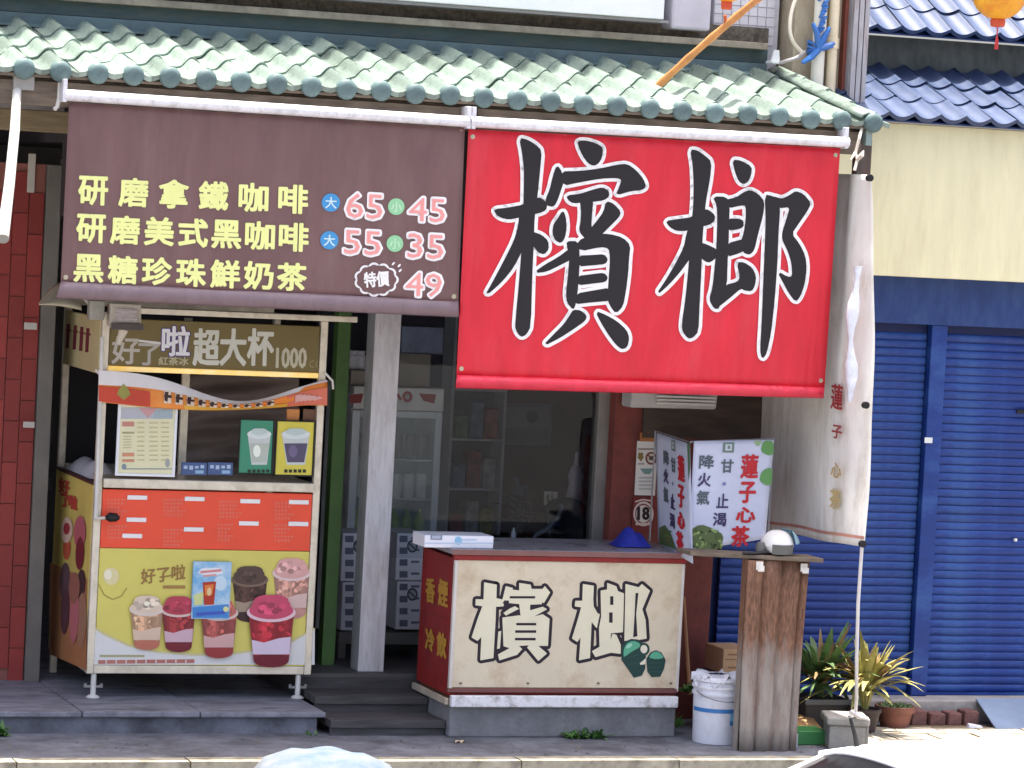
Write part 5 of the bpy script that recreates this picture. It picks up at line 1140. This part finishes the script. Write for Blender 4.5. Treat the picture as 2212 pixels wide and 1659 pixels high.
part('rim', MB().box(pbx0 - .01, pbx1 + .01, -.045, -.032, pz1 - .03, pz1 + .006).box(pbx0 - .01, pbx1 + .01, .292, .302, pz1 - .03, pz1 + .006), mat('grey_planter_rim', (98, 100, 104), .5, var=.1), pt, bevel=.004)
part('soil', MB().box(pbx0 + .02, pbx1 - .02, -.02, .28, pz1 + .001, pz1 + .004), M_SOIL, pt)
palm('potted_palm', (pbx0 + .16, .12, pz1), .14, 26, M_LEAF, 'bushy green palm growing from the dark planter box', 11, None, L=.44)
c_ = atz(1876, 1576, 0)
palm('yellow_palm', (at(1868, 1530, -.1).x, -.1, .16), .18, 22, M_LEAFY, 'yellowing fan leaved palm just behind the concrete block', 23, None, L=.42)
q = Vector((at(1868, 1530, -.1).x, -.1, 0))
yt = thing('plant_pot', 'small dark pot holding the yellowing palm', 'pot', q)
part('bowl', MB().lathe([(.001, .001), (.07, .001), (.10, .14), (.108, .142), (.108, .165), (.095, .165), (.09, .15), (.001, .15)], q, 24), mat('brown_black_pot', (70, 58, 54), .6, var=.2), yt, smooth=True)
q = Vector((at(1932, 1560, .12).x, .12, 0))
tpot = thing('terracotta_pot', 'wide terracotta bowl of low green ground cover near the shutters', 'pot', q)
part('bowl', MB().lathe([(.001, .001), (.09, .001), (.115, .11), (.132, .112), (.135, .15), (.12, .15), (.115, .135), (.001, .135)], q, 28), mat('terracotta', (124, 80, 68), .8, var=.2, dirt=(90, 66, 60), dscale=8, damt=.5, bump=.2), tpot, smooth=True)
r_ = random.Random(4); mo = MB()
for k in range(220):
    a_ = r_.uniform(0, 2 * pi); d_ = .115 * math.sqrt(r_.random()); leaf(mo, q + Vector((d_ * cos(a_), d_ * sin(a_), .136)), (r_.uniform(-1, 1), r_.uniform(-1, 1), r_.uniform(.3, 1.2)), r_.uniform(.02, .05), .007, .2, n=2)
part('ground_cover', mo, mat('dull_green_leaf', (76, 104, 62), .6, var=.3, scale=30), tpot, kind='stuff')
def weed(name, c, n, L, label, seed, sx=.1, sy=.05):
    r_ = random.Random(seed); mb = MB()
    for k in range(n):
        b = Vector(c) + Vector((r_.uniform(-sx, sx), r_.uniform(-sy, sy), 0)); a_ = r_.uniform(0, 2 * pi); e_ = r_.uniform(.3, 1.3)
        leaf(mb, b + Vector((0, 0, .0)), (cos(a_) * cos(e_), sin(a_) * cos(e_), sin(e_)), L * r_.uniform(.5, 1.2), L * .13 * r_.uniform(.6, 1.3), .35, n=4)
    return solo(name, mb, mat('weed_leaf', (84, 122, 60), .6, var=.3, scale=25), label, 'weed', smooth=True)
p = atz(1258, 1592, 0); weed('weed_clump', (p.x, -.28, .002), 90, .10, 'low green weed clump at the foot of the counter base', 2, .13, .03)
p = atz(1476, 1588, 0); w = weed('climbing_weed', (XC1 + .045, -.05, .05), 70, .12, 'dark green weed growing in the gap right of the counter', 3, .035, .12)
weed('wall_weed', (at(1480, 1490, .0).x + .03, .0, .25), 40, .1, 'small weed above the ledge between the counter and the white pail', 6, .04, .05)
p = atz(672, 1588, 0); weed('step_weed', (p.x, -.16, .001), 14, .05, 'tiny weed sprout at the corner of the concrete platform', 8, .03, .02)
p = atz(4, 1580, 0); weed('left_weed', (p.x - .03, -.15, .001), 40, .12, 'green weed at the far left foot of the concrete platform', 9, .04, .02)

lt = MB(); r_ = random.Random(77)
for k in range(120):
    x, y = r_.uniform(-3.3, 3.4), r_.uniform(-.93, -.3)
    if XC0 - .1 < x < XC1 + .1 and y > -.3: continue
    a_ = r_.uniform(0, 6.28); s_ = r_.uniform(.006, .022)
    lt.add([(x + s_ * cos(a_), y + s_ * sin(a_), .004), (x - .4 * s_ * sin(a_), y + .4 * s_ * cos(a_), .008), (x - s_ * cos(a_), y - s_ * sin(a_), .005), (x + .4 * s_ * sin(a_), y - .4 * s_ * cos(a_), .003)], [(0, 1, 2, 3)])
solo('leaf_litter', lt, mat('dry_leaf_bits', (120, 108, 90), .8, var=.5, scale=3), 'scattered dry leaf bits and grit along the pavement', 'litter', kind='stuff')
# bricks, scrap and ramp before the shutters
M_OB = mat('old_red_brick', (120, 84, 80), .85, var=.25, scale=12, dirt=(90, 74, 72), dscale=10, damt=.6, objvar=.15, bump=.4)
for u, lab in ((1985, 'loose old brick next to the terracotta bowl'), (2025, 'second loose old brick from the terracotta bowl'), (2062, 'third loose old brick from the terracotta bowl'), (2098, 'loose old brick touching the grey metal ramp')):
    p = at(u, 1545, .22); h_ = random.uniform(.085, .11); l_ = random.uniform(.045, .062)
    solo('loose_brick', MB().hexa([(p.x - l_, .2, .001), (p.x + l_, .21, .001), (p.x + l_, .33, .001), (p.x - l_, .33, .001)], [(p.x - l_ * .95, .205, h_), (p.x + l_ * .92, .2, h_ * .95), (p.x + l_, .33, h_), (p.x - l_, .33, h_)]), M_OB, lab, 'brick', 'loose bricks along the shutter step', bevel=.01)
a = at(2112, 1522, .33); b = at(2150, 1572, .02)
rm = MB().hexa([(b.x, .0, .003), (b.x + .9, .0, .003), (b.x + .9, .36, .15), (a.x + .0, .36, .15)], [(b.x, .0, .012), (b.x + .9, .0, .012), (b.x + .9, .36, .162), (a.x + .0, .36, .162)])
solo('metal_ramp', rm, mat('blue_grey_sheet_metal', (142, 160, 184), .45, metal=.3, var=.1, scale=6), 'blue grey metal ramp plate leading up to the shutter step', 'ramp')
p = at(2105, 1556, .1); solo('white_scrap', MB().hexa([(p.x - .05, .08, .002), (p.x + .06, .06, .002), (p.x + .07, .13, .002), (p.x - .04, .14, .002)], [(p.x - .045, .085, .03), (p.x + .05, .07, .012), (p.x + .06, .12, .02), (p.x - .035, .13, .035)]), mat('white_card', (0, 0, 0)), 'white scrap of card on the ground beside the metal ramp', 'scrap', bevel=.003)
p = at(1140, 1600, -.3)
for k, (u, v, lab) in enumerate(((1376, 1588, 'crumpled pale leaf litter below the right of the counter'), (992, 1605, 'small pale scrap on the pavement left of the counter'))):
    p = atz(u, v, 0); solo('litter', MB().grid(lambda s, t: Vector((p.x - .03 + .06 * s, p.y - .02 + .04 * t, .004 + .014 * sin(5 * s + 3 * t) ** 2)), 5, 4), mat('dry_leaf', (190, 174, 150), .8, var=.15), lab, 'litter', smooth=True)
# ================================================================== INSIDE THE SHOP
M_FRG = mat('fridge_grey_frame', (204, 208, 210), .4, metal=.2, var=.06)
FY = 2.0
fa, fb_, fc, fd = rec(752, 880, 948, 1178, FY); fc = .282; fhead = at(850, 836, FY).z; fdd = at(850, 886, FY).z
fr_ = thing('drinks_fridge', 'glass door drinks fridge with a red and white header inside the shop', 'fridge', ((fa + fb_) / 2, FY + .3, .281))
part('cabinet', MB().box(fa, fa + .03, FY, FY + .6, .3, fhead).box(fb_ - .03, fb_, FY, FY + .6, .3, fhead).box(fa + .03, fb_ - .03, FY + .57, FY + .6, .3, fhead).box(fa + .03, fb_ - .03, FY, FY + .57, .3, .62), mat('fridge_white', (236, 238, 236), .4), fr_)
hp = part('header', MB().box(fa + .001, fb_ - .001, FY - .03, FY + .1, fdd, fhead), mat('fridge_header_white', (232, 228, 224), .4), fr_, bevel=.006)
A = Art(planeY(FY - .03), base=1)
A.ell(880, 857, 11, 12, (176, 66, 66), 1); A.ell(880, 857, 5, 6, (196, 190, 188), 2); A.line([(858, 850), (866, 864)], 6, (176, 70, 66), 1); A.poly([(905, 850), (942, 852), (938, 872), (915, 866)], (170, 76, 74), 1); A.poly([(756, 852), (785, 850), (780, 870), (756, 872)], (170, 80, 76), 1)
A.done('print', hp)
dr = part('door', MB().box(fa + .002, fa + .06, FY - .02, FY - .002, .62, fdd - .004).box(fb_ - .05, fb_ - .002, FY - .02, FY - .002, .62, fdd - .004).box(fa + .06, fb_ - .05, FY - .02, FY - .002, fdd - .05, fdd - .004).box(fa + .06, fb_ - .05, FY - .02, FY - .002, .62, .68), M_FRG, fr_, bevel=.004)
part('pane', MB().box(fa + .06, fb_ - .05, FY - .014, FY - .008, .68, fdd - .05), mat('fridge_glass', (200, 216, 214), .05, var=0.01, alpha=.18, spec=.7, rvar=0), dr)
shz = [.72 + k * (fdd - .80) / 4 for k in range(4)]
for z in shz: part('shelf', MB().box(fa + .035, fb_ - .035, FY + .02, FY + .5, z, z + .012), M_FRG, fr_)
random.seed(12)
dc = [((90, 130, 150), 'blue grey'), ((190, 204, 90), 'lime green'), ((230, 226, 220), 'white'), ((120, 96, 90), 'dark brown')]
ORD = ['leftmost', 'second from left', 'third from left', 'third from right', 'second from right', 'rightmost']
rows = ['lowest', 'second lowest', 'second highest', 'top']
for r in range(4):
    for k in range(6):
        x = fa + .1 + k * (fb_ - fa - .2) / 5; z = shz[r] + .013; c, nm = dc[r]
        b_ = MB().lathe([(.001, 0), (.034, .001), (.036, .01), (.036, .11), (.03, .13), (.014, .16), (.014, .185), (.001, .186)] if r in (0, 1) else [(.001, 0), (.036, .001), (.038, .008), (.038, .15), (.034, .165), (.001, .166)], (x, FY + .08, z), 14)
        solo('drink_bottle' if r in (0, 1) else 'drink_can', b_, mat('bottle_' + nm.replace(' ', '_'), c, .35, var=.15), f'{nm} drink container, {ORD[k]} on the {rows[r]} shelf of the fridge', 'bottle' if r in (0, 1) else 'can', f'{nm} drinks on the {rows[r]} fridge shelf', smooth=True)
# cartons on top of the fridge
crate('carton', 862, 764, 930, 834, FY + .05, .35, mat('grey_tan_carton', (150, 142, 128), .7, var=.08), 'tan carton sitting on top of the drinks fridge', 'carton', z0=fhead + .001)
crate('carton', 868, 706, 958, 762, FY + .08, .35, mat('blue_grey_carton', (132, 142, 166), .5, var=.2, scale=9), 'blue grey plastic wrapped pack stacked highest above the drinks fridge', 'pack', z0=at(880, 764, FY + .05).z + .001)
crate('carton', 758, 800, 792, 834, FY + .05, .3, mat('pale_carton', (176, 168, 152), .7, var=.1), 'pale carton on the left end of the fridge top', 'carton', z0=fhead + .001)
# printed cartons low by the steel post
def marks(u0, u1, v0, v1, seed):
    def f(A):
        r_ = random.Random(seed)
        w_ = (u1 - u0)
        for k in range(4):
            v = v0 + (v1 - v0) * (k + .2) / 4
            A.rect(u0 + w_ * .12, v, u0 + w_ * .42, v + 14, (118, 124, 142), 1); A.rect(u0 + w_ * .55, v + 3, u0 + w_ * .86, v + 8, (128, 132, 150), 1)
        A.ell(u0 + w_ * .6, v0 + 28, w_ * .2, w_ * .24, (88, 92, 104), 1); A.ell(u0 + w_ * .6, v0 + 28, w_ * .14, w_ * .17, (186, 186, 196), 2); A.line([(u0 + w_ * .45, v0 + 20), (u0 + w_ * .74, v0 + 36)], 3, (88, 92, 104), 3)
    return f
M_CB = mat('white_printed_carton', (232, 232, 240), .6, var=.06)
b0 = at(880, 1366, 1.25).z
for u0, u1, v0, v1, lab, sd in ((738, 800, 1152, 1256, 'upper white printed carton left of the steel post', 1), (738, 800, 1258, 1362, 'lower white printed carton left of the steel post', 2), (856, 914, 1152, 1254, 'upper white printed carton between steel post and counter', 3), (856, 914, 1256, 1360, 'lower white printed carton between steel post and counter', 4)):
    crate('printed_carton', u0, v0, u1, v1, 1.25, .35, M_CB, lab, 'carton', 'white printed cartons by the steel post', marks=marks(u0, u1, v0, v1, sd))
a, b, c, d = rec(732, 1366, 925, 1392, 1.2)
solo('carton_shelf', MB().box(a, b, 1.2, 1.65, c, at(830, 1364, 1.25).z - .002).box(a, a + .05, 1.2, 1.65, .281, c - .001).box(b - .05, b, 1.2, 1.65, .281, c - .001), mat('grey_shelf_metal', (120, 120, 116), .5, metal=.3, var=.1), 'low grey metal shelf carrying the white printed cartons', 'shelf', bevel=.004)
# dim things deeper in
def mk(A):
    A.poly([(1095, 880), (1185, 878), (1188, 920), (1092, 925)], (150, 152, 158), 1); A.rect(1100, 930, 1180, 950, (120, 124, 134), 1); A.ell(1150, 900, 14, 14, (60, 60, 70), 2)
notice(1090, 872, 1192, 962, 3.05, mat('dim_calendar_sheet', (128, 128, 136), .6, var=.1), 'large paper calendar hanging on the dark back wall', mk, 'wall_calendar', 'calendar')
ch = at(1238, 1120, 1.2)
chair = thing('office_chair', 'black high backed chair with curved grey arm behind the counter', 'chair', (ch.x, 1.3, .281))
M_BLK = mat('black_upholstery', (30, 30, 36), .6, var=.15)
part('backrest', MB().grid(lambda s, t: Vector((ch.x - .13 + .26 * s + .03 * (1 - t) * (s - .5), 1.25 + .04 * sin(pi * s) + .08 * t, lerp(.75, at(1238, 1080, 1.2).z, t) - .05 * (abs(s - .5) * 2) ** 3 * t)), 12, 12), M_BLK, chair, smooth=True, solid=.05)
part('seat', MB().box(ch.x - .22, ch.x + .22, 1.3, 1.75, .70, .76), M_BLK, chair, bevel=.02)
part('pedestal', MB().lathe([(.2, 0), (.2, .02), (.03, .06), (.03, .42)], (ch.x, 1.5, .282), 14), M_BLK, chair, smooth=True)
part('arm', MB().tube([at(1214, 1092, 1.15), at(1204, 1120, 1.1), at(1184, 1142, 1.05), at(1158, 1156, 1.0), at(1150, 1170, 1.0)], .014, 8), mat('grey_arm', (110, 116, 122), .4), chair, smooth=True)
p = at(1242, 1075, 1.5)
solo('pale_flask', MB().lathe([(.04, -.3), (.055, -.29), (.06, 0), (.045, .1), (.055, .14), (.04, .2), (.02, .22), (.015, .3), (.001, .31)], (p.x, 1.5, p.z), 16), mat('pale_pink_flask', (150, 134, 140), .4, var=.15), 'pale pinkish flask standing behind the black chair', 'flask', smooth=True)
solo('desk', MB().box(at(1000, 1150, 1.5).x, at(1280, 1150, 1.5).x, 1.4, 1.9, p.z - .34, p.z - .302).box(at(1010, 1150, 1.5).x, at(1020, 1150, 1.5).x, 1.45, 1.85, .281, p.z - .341).box(at(1265, 1150, 1.5).x, at(1275, 1150, 1.5).x, 1.45, 1.85, .281, p.z - .341), mat('dark_desk_wood', (58, 46, 40), .5, var=.2), 'dark desk inside the shop behind the counter', 'desk', bevel=.004)
a, b, c, d = rec(1176, 1062, 1204, 1092, 1.6)
t = thing('desk_card', 'bright printed card stand showing pale on the dark desk', 'card', ((a + b) / 2, 1.6, p.z - .302))  # card is pale by its own colour, it emits nothing
part('card', MB().box(a, b, 1.6, 1.61, c, d), mat('pale_card', (214, 204, 180), .5, var=.1), t); part('stem', MB().box((a + b) / 2 - .01, (a + b) / 2 + .01, 1.6, 1.612, p.z - .302, c - .001), M_BLK, t)
A = Art(planeY(1.6), base=1); A.line([(1183, 1068), (1185, 1086)], 5, (120, 96, 60), 1); A.line([(1192, 1067), (1193, 1084)], 4, (150, 120, 80), 1); A.done('print', t)
q = at(1116, 1135, 1.45)
solo('small_bottle', MB().lathe([(.001, 0), (.018, .001), (.018, .06), (.008, .075), (.008, .09), (.001, .091)], (q.x, 1.5, p.z - .301), 12), mat('white_pail_plastic', (0, 0, 0)), 'tiny white bottle on the dark desk', 'bottle', smooth=True)
q = at(1120, 1090, 1.75); dp = thing('reflected_plant', 'bluish leafy shape standing in for a reflection in the shop window', 'plant', (q.x, 1.75, p.z - .302))  # plant shape put in for a bluish reflection in the window glass
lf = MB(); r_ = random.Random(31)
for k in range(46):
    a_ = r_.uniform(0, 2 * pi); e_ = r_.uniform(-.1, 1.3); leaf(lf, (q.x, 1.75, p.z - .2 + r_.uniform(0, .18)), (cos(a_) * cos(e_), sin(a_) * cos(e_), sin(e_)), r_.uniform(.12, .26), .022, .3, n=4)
part('leaf', lf, mat('reflected_leaf', (70, 84, 92), .5, var=.2), dp, smooth=True); part('pot', MB().lathe([(.05, 0), (.07, .12), (.06, .12), (.001, .11)], (q.x, 1.75, p.z - .301), 14), mat('dark_desk_wood', (0, 0, 0)), dp, smooth=True)

# goods shelf deeper in the shop
gx0, gx1 = at(965, 1000, 2.85).x, at(1085, 1000, 2.85).x
gs = thing('goods_shelf', 'dim metal shelf rack of goods at the back of the shop', 'shelf', ((gx0 + gx1) / 2, 2.95, .281))
for x in (gx0, gx1 - .02): part('upright', MB().box(x, x + .02, 2.82, 3.06, .281, 2.5), M_FRG, gs)
SC = [((150, 70, 60), 'red'), ((170, 160, 90), 'yellow'), ((90, 120, 150), 'blue'), ((170, 170, 168), 'white'), ((90, 130, 90), 'green')]
for j, (z, rn) in enumerate(((.9, 'lower'), (1.25, 'middle'), (1.6, 'upper'), (1.95, 'top'))):
    part('board', MB().box(gx0 + .02, gx1 - .02, 2.82, 3.06, z, z + .015), M_FRG, gs)
    for k in range(3):
        c, cn = SC[(j * 2 + k * 3) % 5]; w_ = (gx1 - gx0 - .08) / 3; x = gx0 + .04 + k * w_; h_ = .16 + .1 * ((j * 3 + k * 2) % 3) / 2
        solo('goods_box', MB().box(x + .01, x + w_ - .01, 2.84, 3.0, z + .016, z + .016 + h_), mat('goods_' + cn, c, .5, var=.3, scale=14), f'{cn} box, {["left", "centre", "right"][k]} on the {rn} board of the back rack', 'box', 'boxes of goods on the back rack', bevel=.004)
# jars on the fridge's left
for k, (u, lab) in enumerate(((764, 'left pale jar on the pale carton above the fridge'), (782, 'right pale jar on the pale carton above the fridge'))):
    q = at(u, 800, FY + .1); solo('jar', MB().lathe([(.001, 0), (.035, .001), (.037, .01), (.037, .09), (.028, .1), (.03, .102), (.03, .125), (.001, .126)], (q.x, FY + .15, at(775, 800, FY + .05).z + .001), 14), mat('white_pail_plastic', (0, 0, 0)), lab, 'jar', smooth=True)
# ================================================================== EAVE, POLE, LANTERNS, LEFT SIDE
pt0 = at(48, 172, -.66); bx = thing('awning_rod', 'long white awning rod hanging from the eave at the left edge', 'rod', pt0)
part('mount', MB().box(pt0.x - .06, pt0.x + .06, -.72, -.6, pt0.z - .06, pt0.z + .04), mat('grey_mount', (150, 148, 142), .6, var=.1), bx, bevel=.005)
part('rod', MB().tube([at(37, 188, -.68), at(32, 280, -.95), at(20, 400, -1.2), at(6, 512, -1.42)], [.024, .028, .03, .034], 12), mat('white_painted_steel', (214, 212, 204), .45), bx, smooth=True)
part('end_cap', MB().tube([at(6, 512, -1.42), at(5.6, 516, -1.43)], .036, 12), mat('grey_mount', (0, 0, 0)), bx, smooth=True)
hk = thing('eave_bracket', 'dark iron bracket with a white hook beside the menu banner', 'bracket', at(110, 200, -.6))
part('arm', MB().tube([at(66, 168, -.5), at(95, 185, -.6), at(118, 205, -.66)], [.022, .018, .02], 8), mat('dark_iron', (52, 46, 44), .6), hk, smooth=True)
part('loop', MB().tube([at(110, 195, -.66) + Vector((.04 * cos(t), 0, .055 * sin(t) - .02)) for t in [2 * pi * k / 14 for k in range(15)]], .012, 7), mat('dark_iron', (0, 0, 0)), hk, smooth=True)
part('hook', MB().tube([at(130, 178, -.7), at(128, 212, -.7), at(124, 230, -.7), at(118, 236, -.71)], .013, 8), mat('white_painted_steel', (0, 0, 0)), hk, smooth=True)
def paper(u0, v0, u1, v1, Y, lab):
    a, b, c, d = rec(u0, v0, u1, v1, Y); solo('paper_slip', MB().box(a, b, Y, Y + .006, c, d), mat('pale_slip', (196, 192, 182), .7, var=.1), lab, 'slip', bevel=.002)
paper(60, 332, 76, 416, 1.145, 'tall pale paper slip on the upper red pier'); paper(52, 697, 80, 712, 1.06, 'white label stuck halfway up the red pier edge'); paper(50, 911, 75, 924, 1.06, 'white label stuck lower on the red pier edge')
# stack of things in the dark doorway
crate('doorway_crate', 86, 1030, 112, 1062, 1.9, .3, mat('grey_crate', (120, 120, 126), .6, var=.1), 'grey crate seen in the dark doorway left of the stall', 'crate')
# bamboo pole
p0, p1 = at(1416, 190, -.12), at(1662, -22, -.75)
bm = thing('bamboo_pole', 'long bamboo pole slanting up from the green tiled roof', 'pole', p0)
part('cane', MB().tube([p0.lerp(p1, t) + Vector((0, 0, .012 * sin(3 * t))) for t in [k / 14 for k in range(15)]], [.021 + (.004 if k % 3 == 1 else 0) for k in range(15)], 10), mat('orange_bamboo', (196, 132, 78), .5, var=.2, scale=8), bm, smooth=True)
m_ = p0.lerp(p1, .62); part('peg', MB().tube([m_, m_ + Vector((-.012, -.01, .075))], .012, 8), mat('orange_brown_peg', (176, 92, 54), .6), bm, smooth=True)
def lantern(name, u, v, r, Y, label, tas):
    c = at(u, v, Y); t = thing(name, label, 'lantern', c + Vector((0, 0, -r - .2)))
    n = 40
    mb = MB().grid(lambda s, q: c + Vector((r * (1 + .035 * abs(sin(8 * 2 * pi * s))) * cos(2 * pi * s) * sin(pi * (.06 + .88 * q)), r * (1 + .035 * abs(sin(8 * 2 * pi * s))) * sin(2 * pi * s) * sin(pi * (.06 + .88 * q)), -r * .96 * cos(pi * (.06 + .88 * q)))), 64, 20)
    part('shade', mb, mat('golden_lantern_silk', (236, 166, 44), .5, var=.1, scale=10, dirt=(206, 84, 40), dscale=7, damt=.5), t, smooth=True, ang=70)
    part('bottom_cap', MB().lathe([(r * .26, 0), (r * .3, -.012), (r * .27, -.045), (r * .2, -.05)], c + Vector((0, 0, -r * .93)), 20), mat('red_lantern_cap', (206, 84, 48), .5, var=.2), t, smooth=True)
    part('top_cap', MB().lathe([(r * .2, .05), (r * .27, .045), (r * .3, .012), (r * .26, 0)][::-1], c + Vector((0, 0, r * .93)), 20), mat('red_lantern_cap', (0, 0, 0)), t, smooth=True)
    part('string', MB().tube([c + Vector((0, 0, r)), c + Vector((0, 0, r + 1.0))], .004, 6), mat('white_string', (220, 216, 210), .7), t)
    if tas:
        z0 = -r * .93 - .05; q = MB().tube([c + Vector((0, 0, z0)), c + Vector((0, 0, z0 - .05))], .004, 6)
        for k in range(14):
            a_ = 2 * pi * k / 14; q.tube([c + Vector((0, 0, z0 - .05)), c + Vector((.008 * cos(a_), .008 * sin(a_), z0 - .08)), c + Vector((.011 * cos(a_), .011 * sin(a_), z0 - .08 - .06))], .0025, 4)
        part('tassel', q, mat('red_tassel', (204, 70, 70), .7), t)
    return t
lantern('paper_lantern', 2159, -12, .165, -.5, 'golden lantern with red tassel hanging before the blue tiled roof', True)
lantern('paper_lantern', 1572, -36, .12, -.3, 'orange lantern just peeping in at the top above the bamboo pole', False)

# ================================================================== FOREGROUND CAR AND COVERED SCOOTER
RZ = -.12
car = thing('white_car', 'white car passing in the foreground, only its roof and antenna in view', 'car', (0.5, -9.75, RZ))
M_CAR = mat('white_car_paint', (232, 232, 234), .25, var=.02, coat=.8, rvar=.03)
M_GLS = mat('dark_car_glass', (12, 13, 16), .3, var=.05, spec=.04, rvar=.02)
CX0, CY0 = -3.10, -9.74     # rear bumper x, centre line y
ST = [(0.0, .45, .50, .78, .62), (.08, .30, 1.08, .84, .72), (.3, .25, 1.14, .86, .76), (.6, .25, 1.0, .86, .76), (1.2, .22, .98, .87, .78), (2.2, .22, .96, .87, .78), (2.9, .22, .93, .87, .77), (3.5, .24, .86, .85, .72), (3.9, .28, .76, .80, .64), (4.05, .38, .62, .68, .55)]
def body(s, t):
    k = s * (len(ST) - 1); i = min(int(k), len(ST) - 2); f_ = k - i
    x, zb_, zt_, hw, ht = [lerp(a, b, f_) for a, b in zip(ST[i], ST[i + 1])]
    ang = pi * t; q = cos(ang); w_ = lerp(hw, ht, sin(ang) ** 1.5) if sin(ang) > .35 else hw
    zz_ = zb_ + (zt_ - zb_) * min(1, sin(ang) * 1.25) ** .8
    return Vector((CX0 + x, CY0 - hw * max(-1, min(1, q * 1.25)) * (1 - .1 * sin(ang) ** 2), RZ + zz_))
part('body', MB().grid(body, 32, 24), M_CAR, car, smooth=True)
GH = [(.30, 1.18, .66), (1.12, 1.515, .60), (1.35, 1.545, .59), (1.9, 1.568, .60), (2.35, 1.565, .59), (2.6, 1.46, .58), (3.25, .95, .70)]
def gh(s, t, inset=0.0, a=0, b=6):
    k = a + s * (b - a); i = min(int(k), len(GH) - 2); f_ = k - i
    x, zt_, hw = [lerp(p_, q_, f_) for p_, q_ in zip(GH[i], GH[i + 1])]
    y = (t - .5) * 2
    return Vector((CX0 + x, CY0 + y * hw, RZ + zt_ + .045 * (1 - y * y) * (1 if 1 <= k <= 5 else .4) - .02 * (abs(y) ** 8) - inset))
part('roof', MB().grid(lambda s, t: gh(s, t, 0, 1, 5), 30, 20), M_CAR, car, smooth=True, solid=.02)
part('rear_window', MB().grid(lambda s, t: gh(s, .03 + .94 * t, .006, 0, 1.0), 10, 14), M_GLS, car, smooth=True, solid=.006)
part('windscreen', MB().grid(lambda s, t: gh(s, .06 + .88 * t, .012, 4.98, 6), 10, 14), M_GLS, car, smooth=True, solid=.006)
for sg_ in (-1, 1):
    for a_, b_ in ((0, 1), (5, 6)):
        part('pillar', MB().grid(lambda s, t: gh(s, .5 + sg_ * (.475 + .025 * t), 0, a_, b_) + Vector((0, 0, -.05 * t)), 8, 3), M_CAR, car, smooth=True, solid=.02)
    part('side_window', MB().grid(lambda s, t: Vector((CX0 + lerp(lerp(.75, 3.05, s), lerp(1.2, 2.5, s), t), CY0 + sg_ * lerp(.735, .605, t), RZ + lerp(.96, 1.48, t))), 12, 6), M_GLS, car, smooth=True, solid=.006)
    part('roof_rail', MB().tube([gh(s, .5 + sg_ * .5, -.004, 1, 5) for s in [k / 20 for k in range(21)]], .018, 8), M_CAR, car, smooth=True)
    part('headlight', MB().lathe([(.001, -.05), (.09, -.04), (.09, .04), (.001, .05)], (CX0 + 3.93, CY0 + sg_ * .56, RZ + .66), 14), mat('headlight_glass', (206, 210, 214), .1), car, smooth=True)
    part('tail_light', MB().box(CX0 + .03, CX0 + .12, CY0 + sg_ * .68 - .07, CY0 + sg_ * .68 + .07, RZ + .66, RZ + .86), mat('red_tail_light', (150, 20, 22), .2), car, bevel=.02)
    for wx in (.72, 3.2):
        wh = part('wheel', MB().tube([(CX0 + wx, CY0 + sg_ * .70, RZ + .30), (CX0 + wx, CY0 + sg_ * .885, RZ + .30)], .30, 28), mat('black_tyre', (28, 28, 28), .8), car, smooth=True)
        part('rim', MB().tube([(CX0 + wx, CY0 + sg_ * .88, RZ + .30), (CX0 + wx, CY0 + sg_ * .893, RZ + .30)], .19, 20), mat('alloy_rim', (170, 172, 176), .3, metal=.8), wh, smooth=True)
ab = Vector((CX0 + 1.17, CY0 + .40, RZ + 1.55))
an = part('antenna', MB().tube([ab, ab + Vector((-.012, .0, .05)), ab + Vector((-.035, .0, .115))], [.011, .008, .006], 8), mat('black_rubber', (24, 24, 26), .5), car, smooth=True)
part('tip', MB().tube([ab + Vector((-.035, 0, .115)), ab + Vector((-.038, 0, .124))], .0075, 8), mat('zinc_nut', (150, 150, 150), .4), an, smooth=True)
part('antenna_base', MB().lathe([(.026, -.012), (.024, .008), (.012, .016), (.001, .018)], ab, 14), mat('white_helmet_gloss', (0, 0, 0)), an, smooth=True)

cc = atz(706, 1622, 1.02)
def cov(s, t):
    a_ = 2 * pi * s; r_ = [0, .16, .27, .33, .36, .40, .44, .46][min(7, int(t * 7))]; k = t * 7; i = min(int(k), 6); f_ = k - i
    R_ = [0, .15, .25, .31, .35, .40, .44, .46]; Z_ = [1.02, 1.005, .955, .87, .72, .42, .1, -.118]
    r_ = lerp(R_[i], R_[i + 1], f_); z_ = lerp(Z_[i], Z_[i + 1], f_)
    w_ = 1 + .09 * sin(6 * a_ + 1) * t + .05 * sin(13 * a_) * t
    return Vector((cc.x + r_ * w_ * cos(a_) * 1.05, cc.y + r_ * w_ * sin(a_) * 1.25, z_ + .012 * sin(5 * a_ + 2) * (1 - t) * t * 4))
solo('scooter_cover', MB().grid(cov, 56, 28), mat('pale_blue_mottled_cloth', (74, 92, 112), .85, var=.1, scale=7, c2=(104, 109, 114), amt=.5, bump=.2), 'rounded pale blue mottled cloth cover in the foreground at the bottom edge', 'cover', smooth=True)
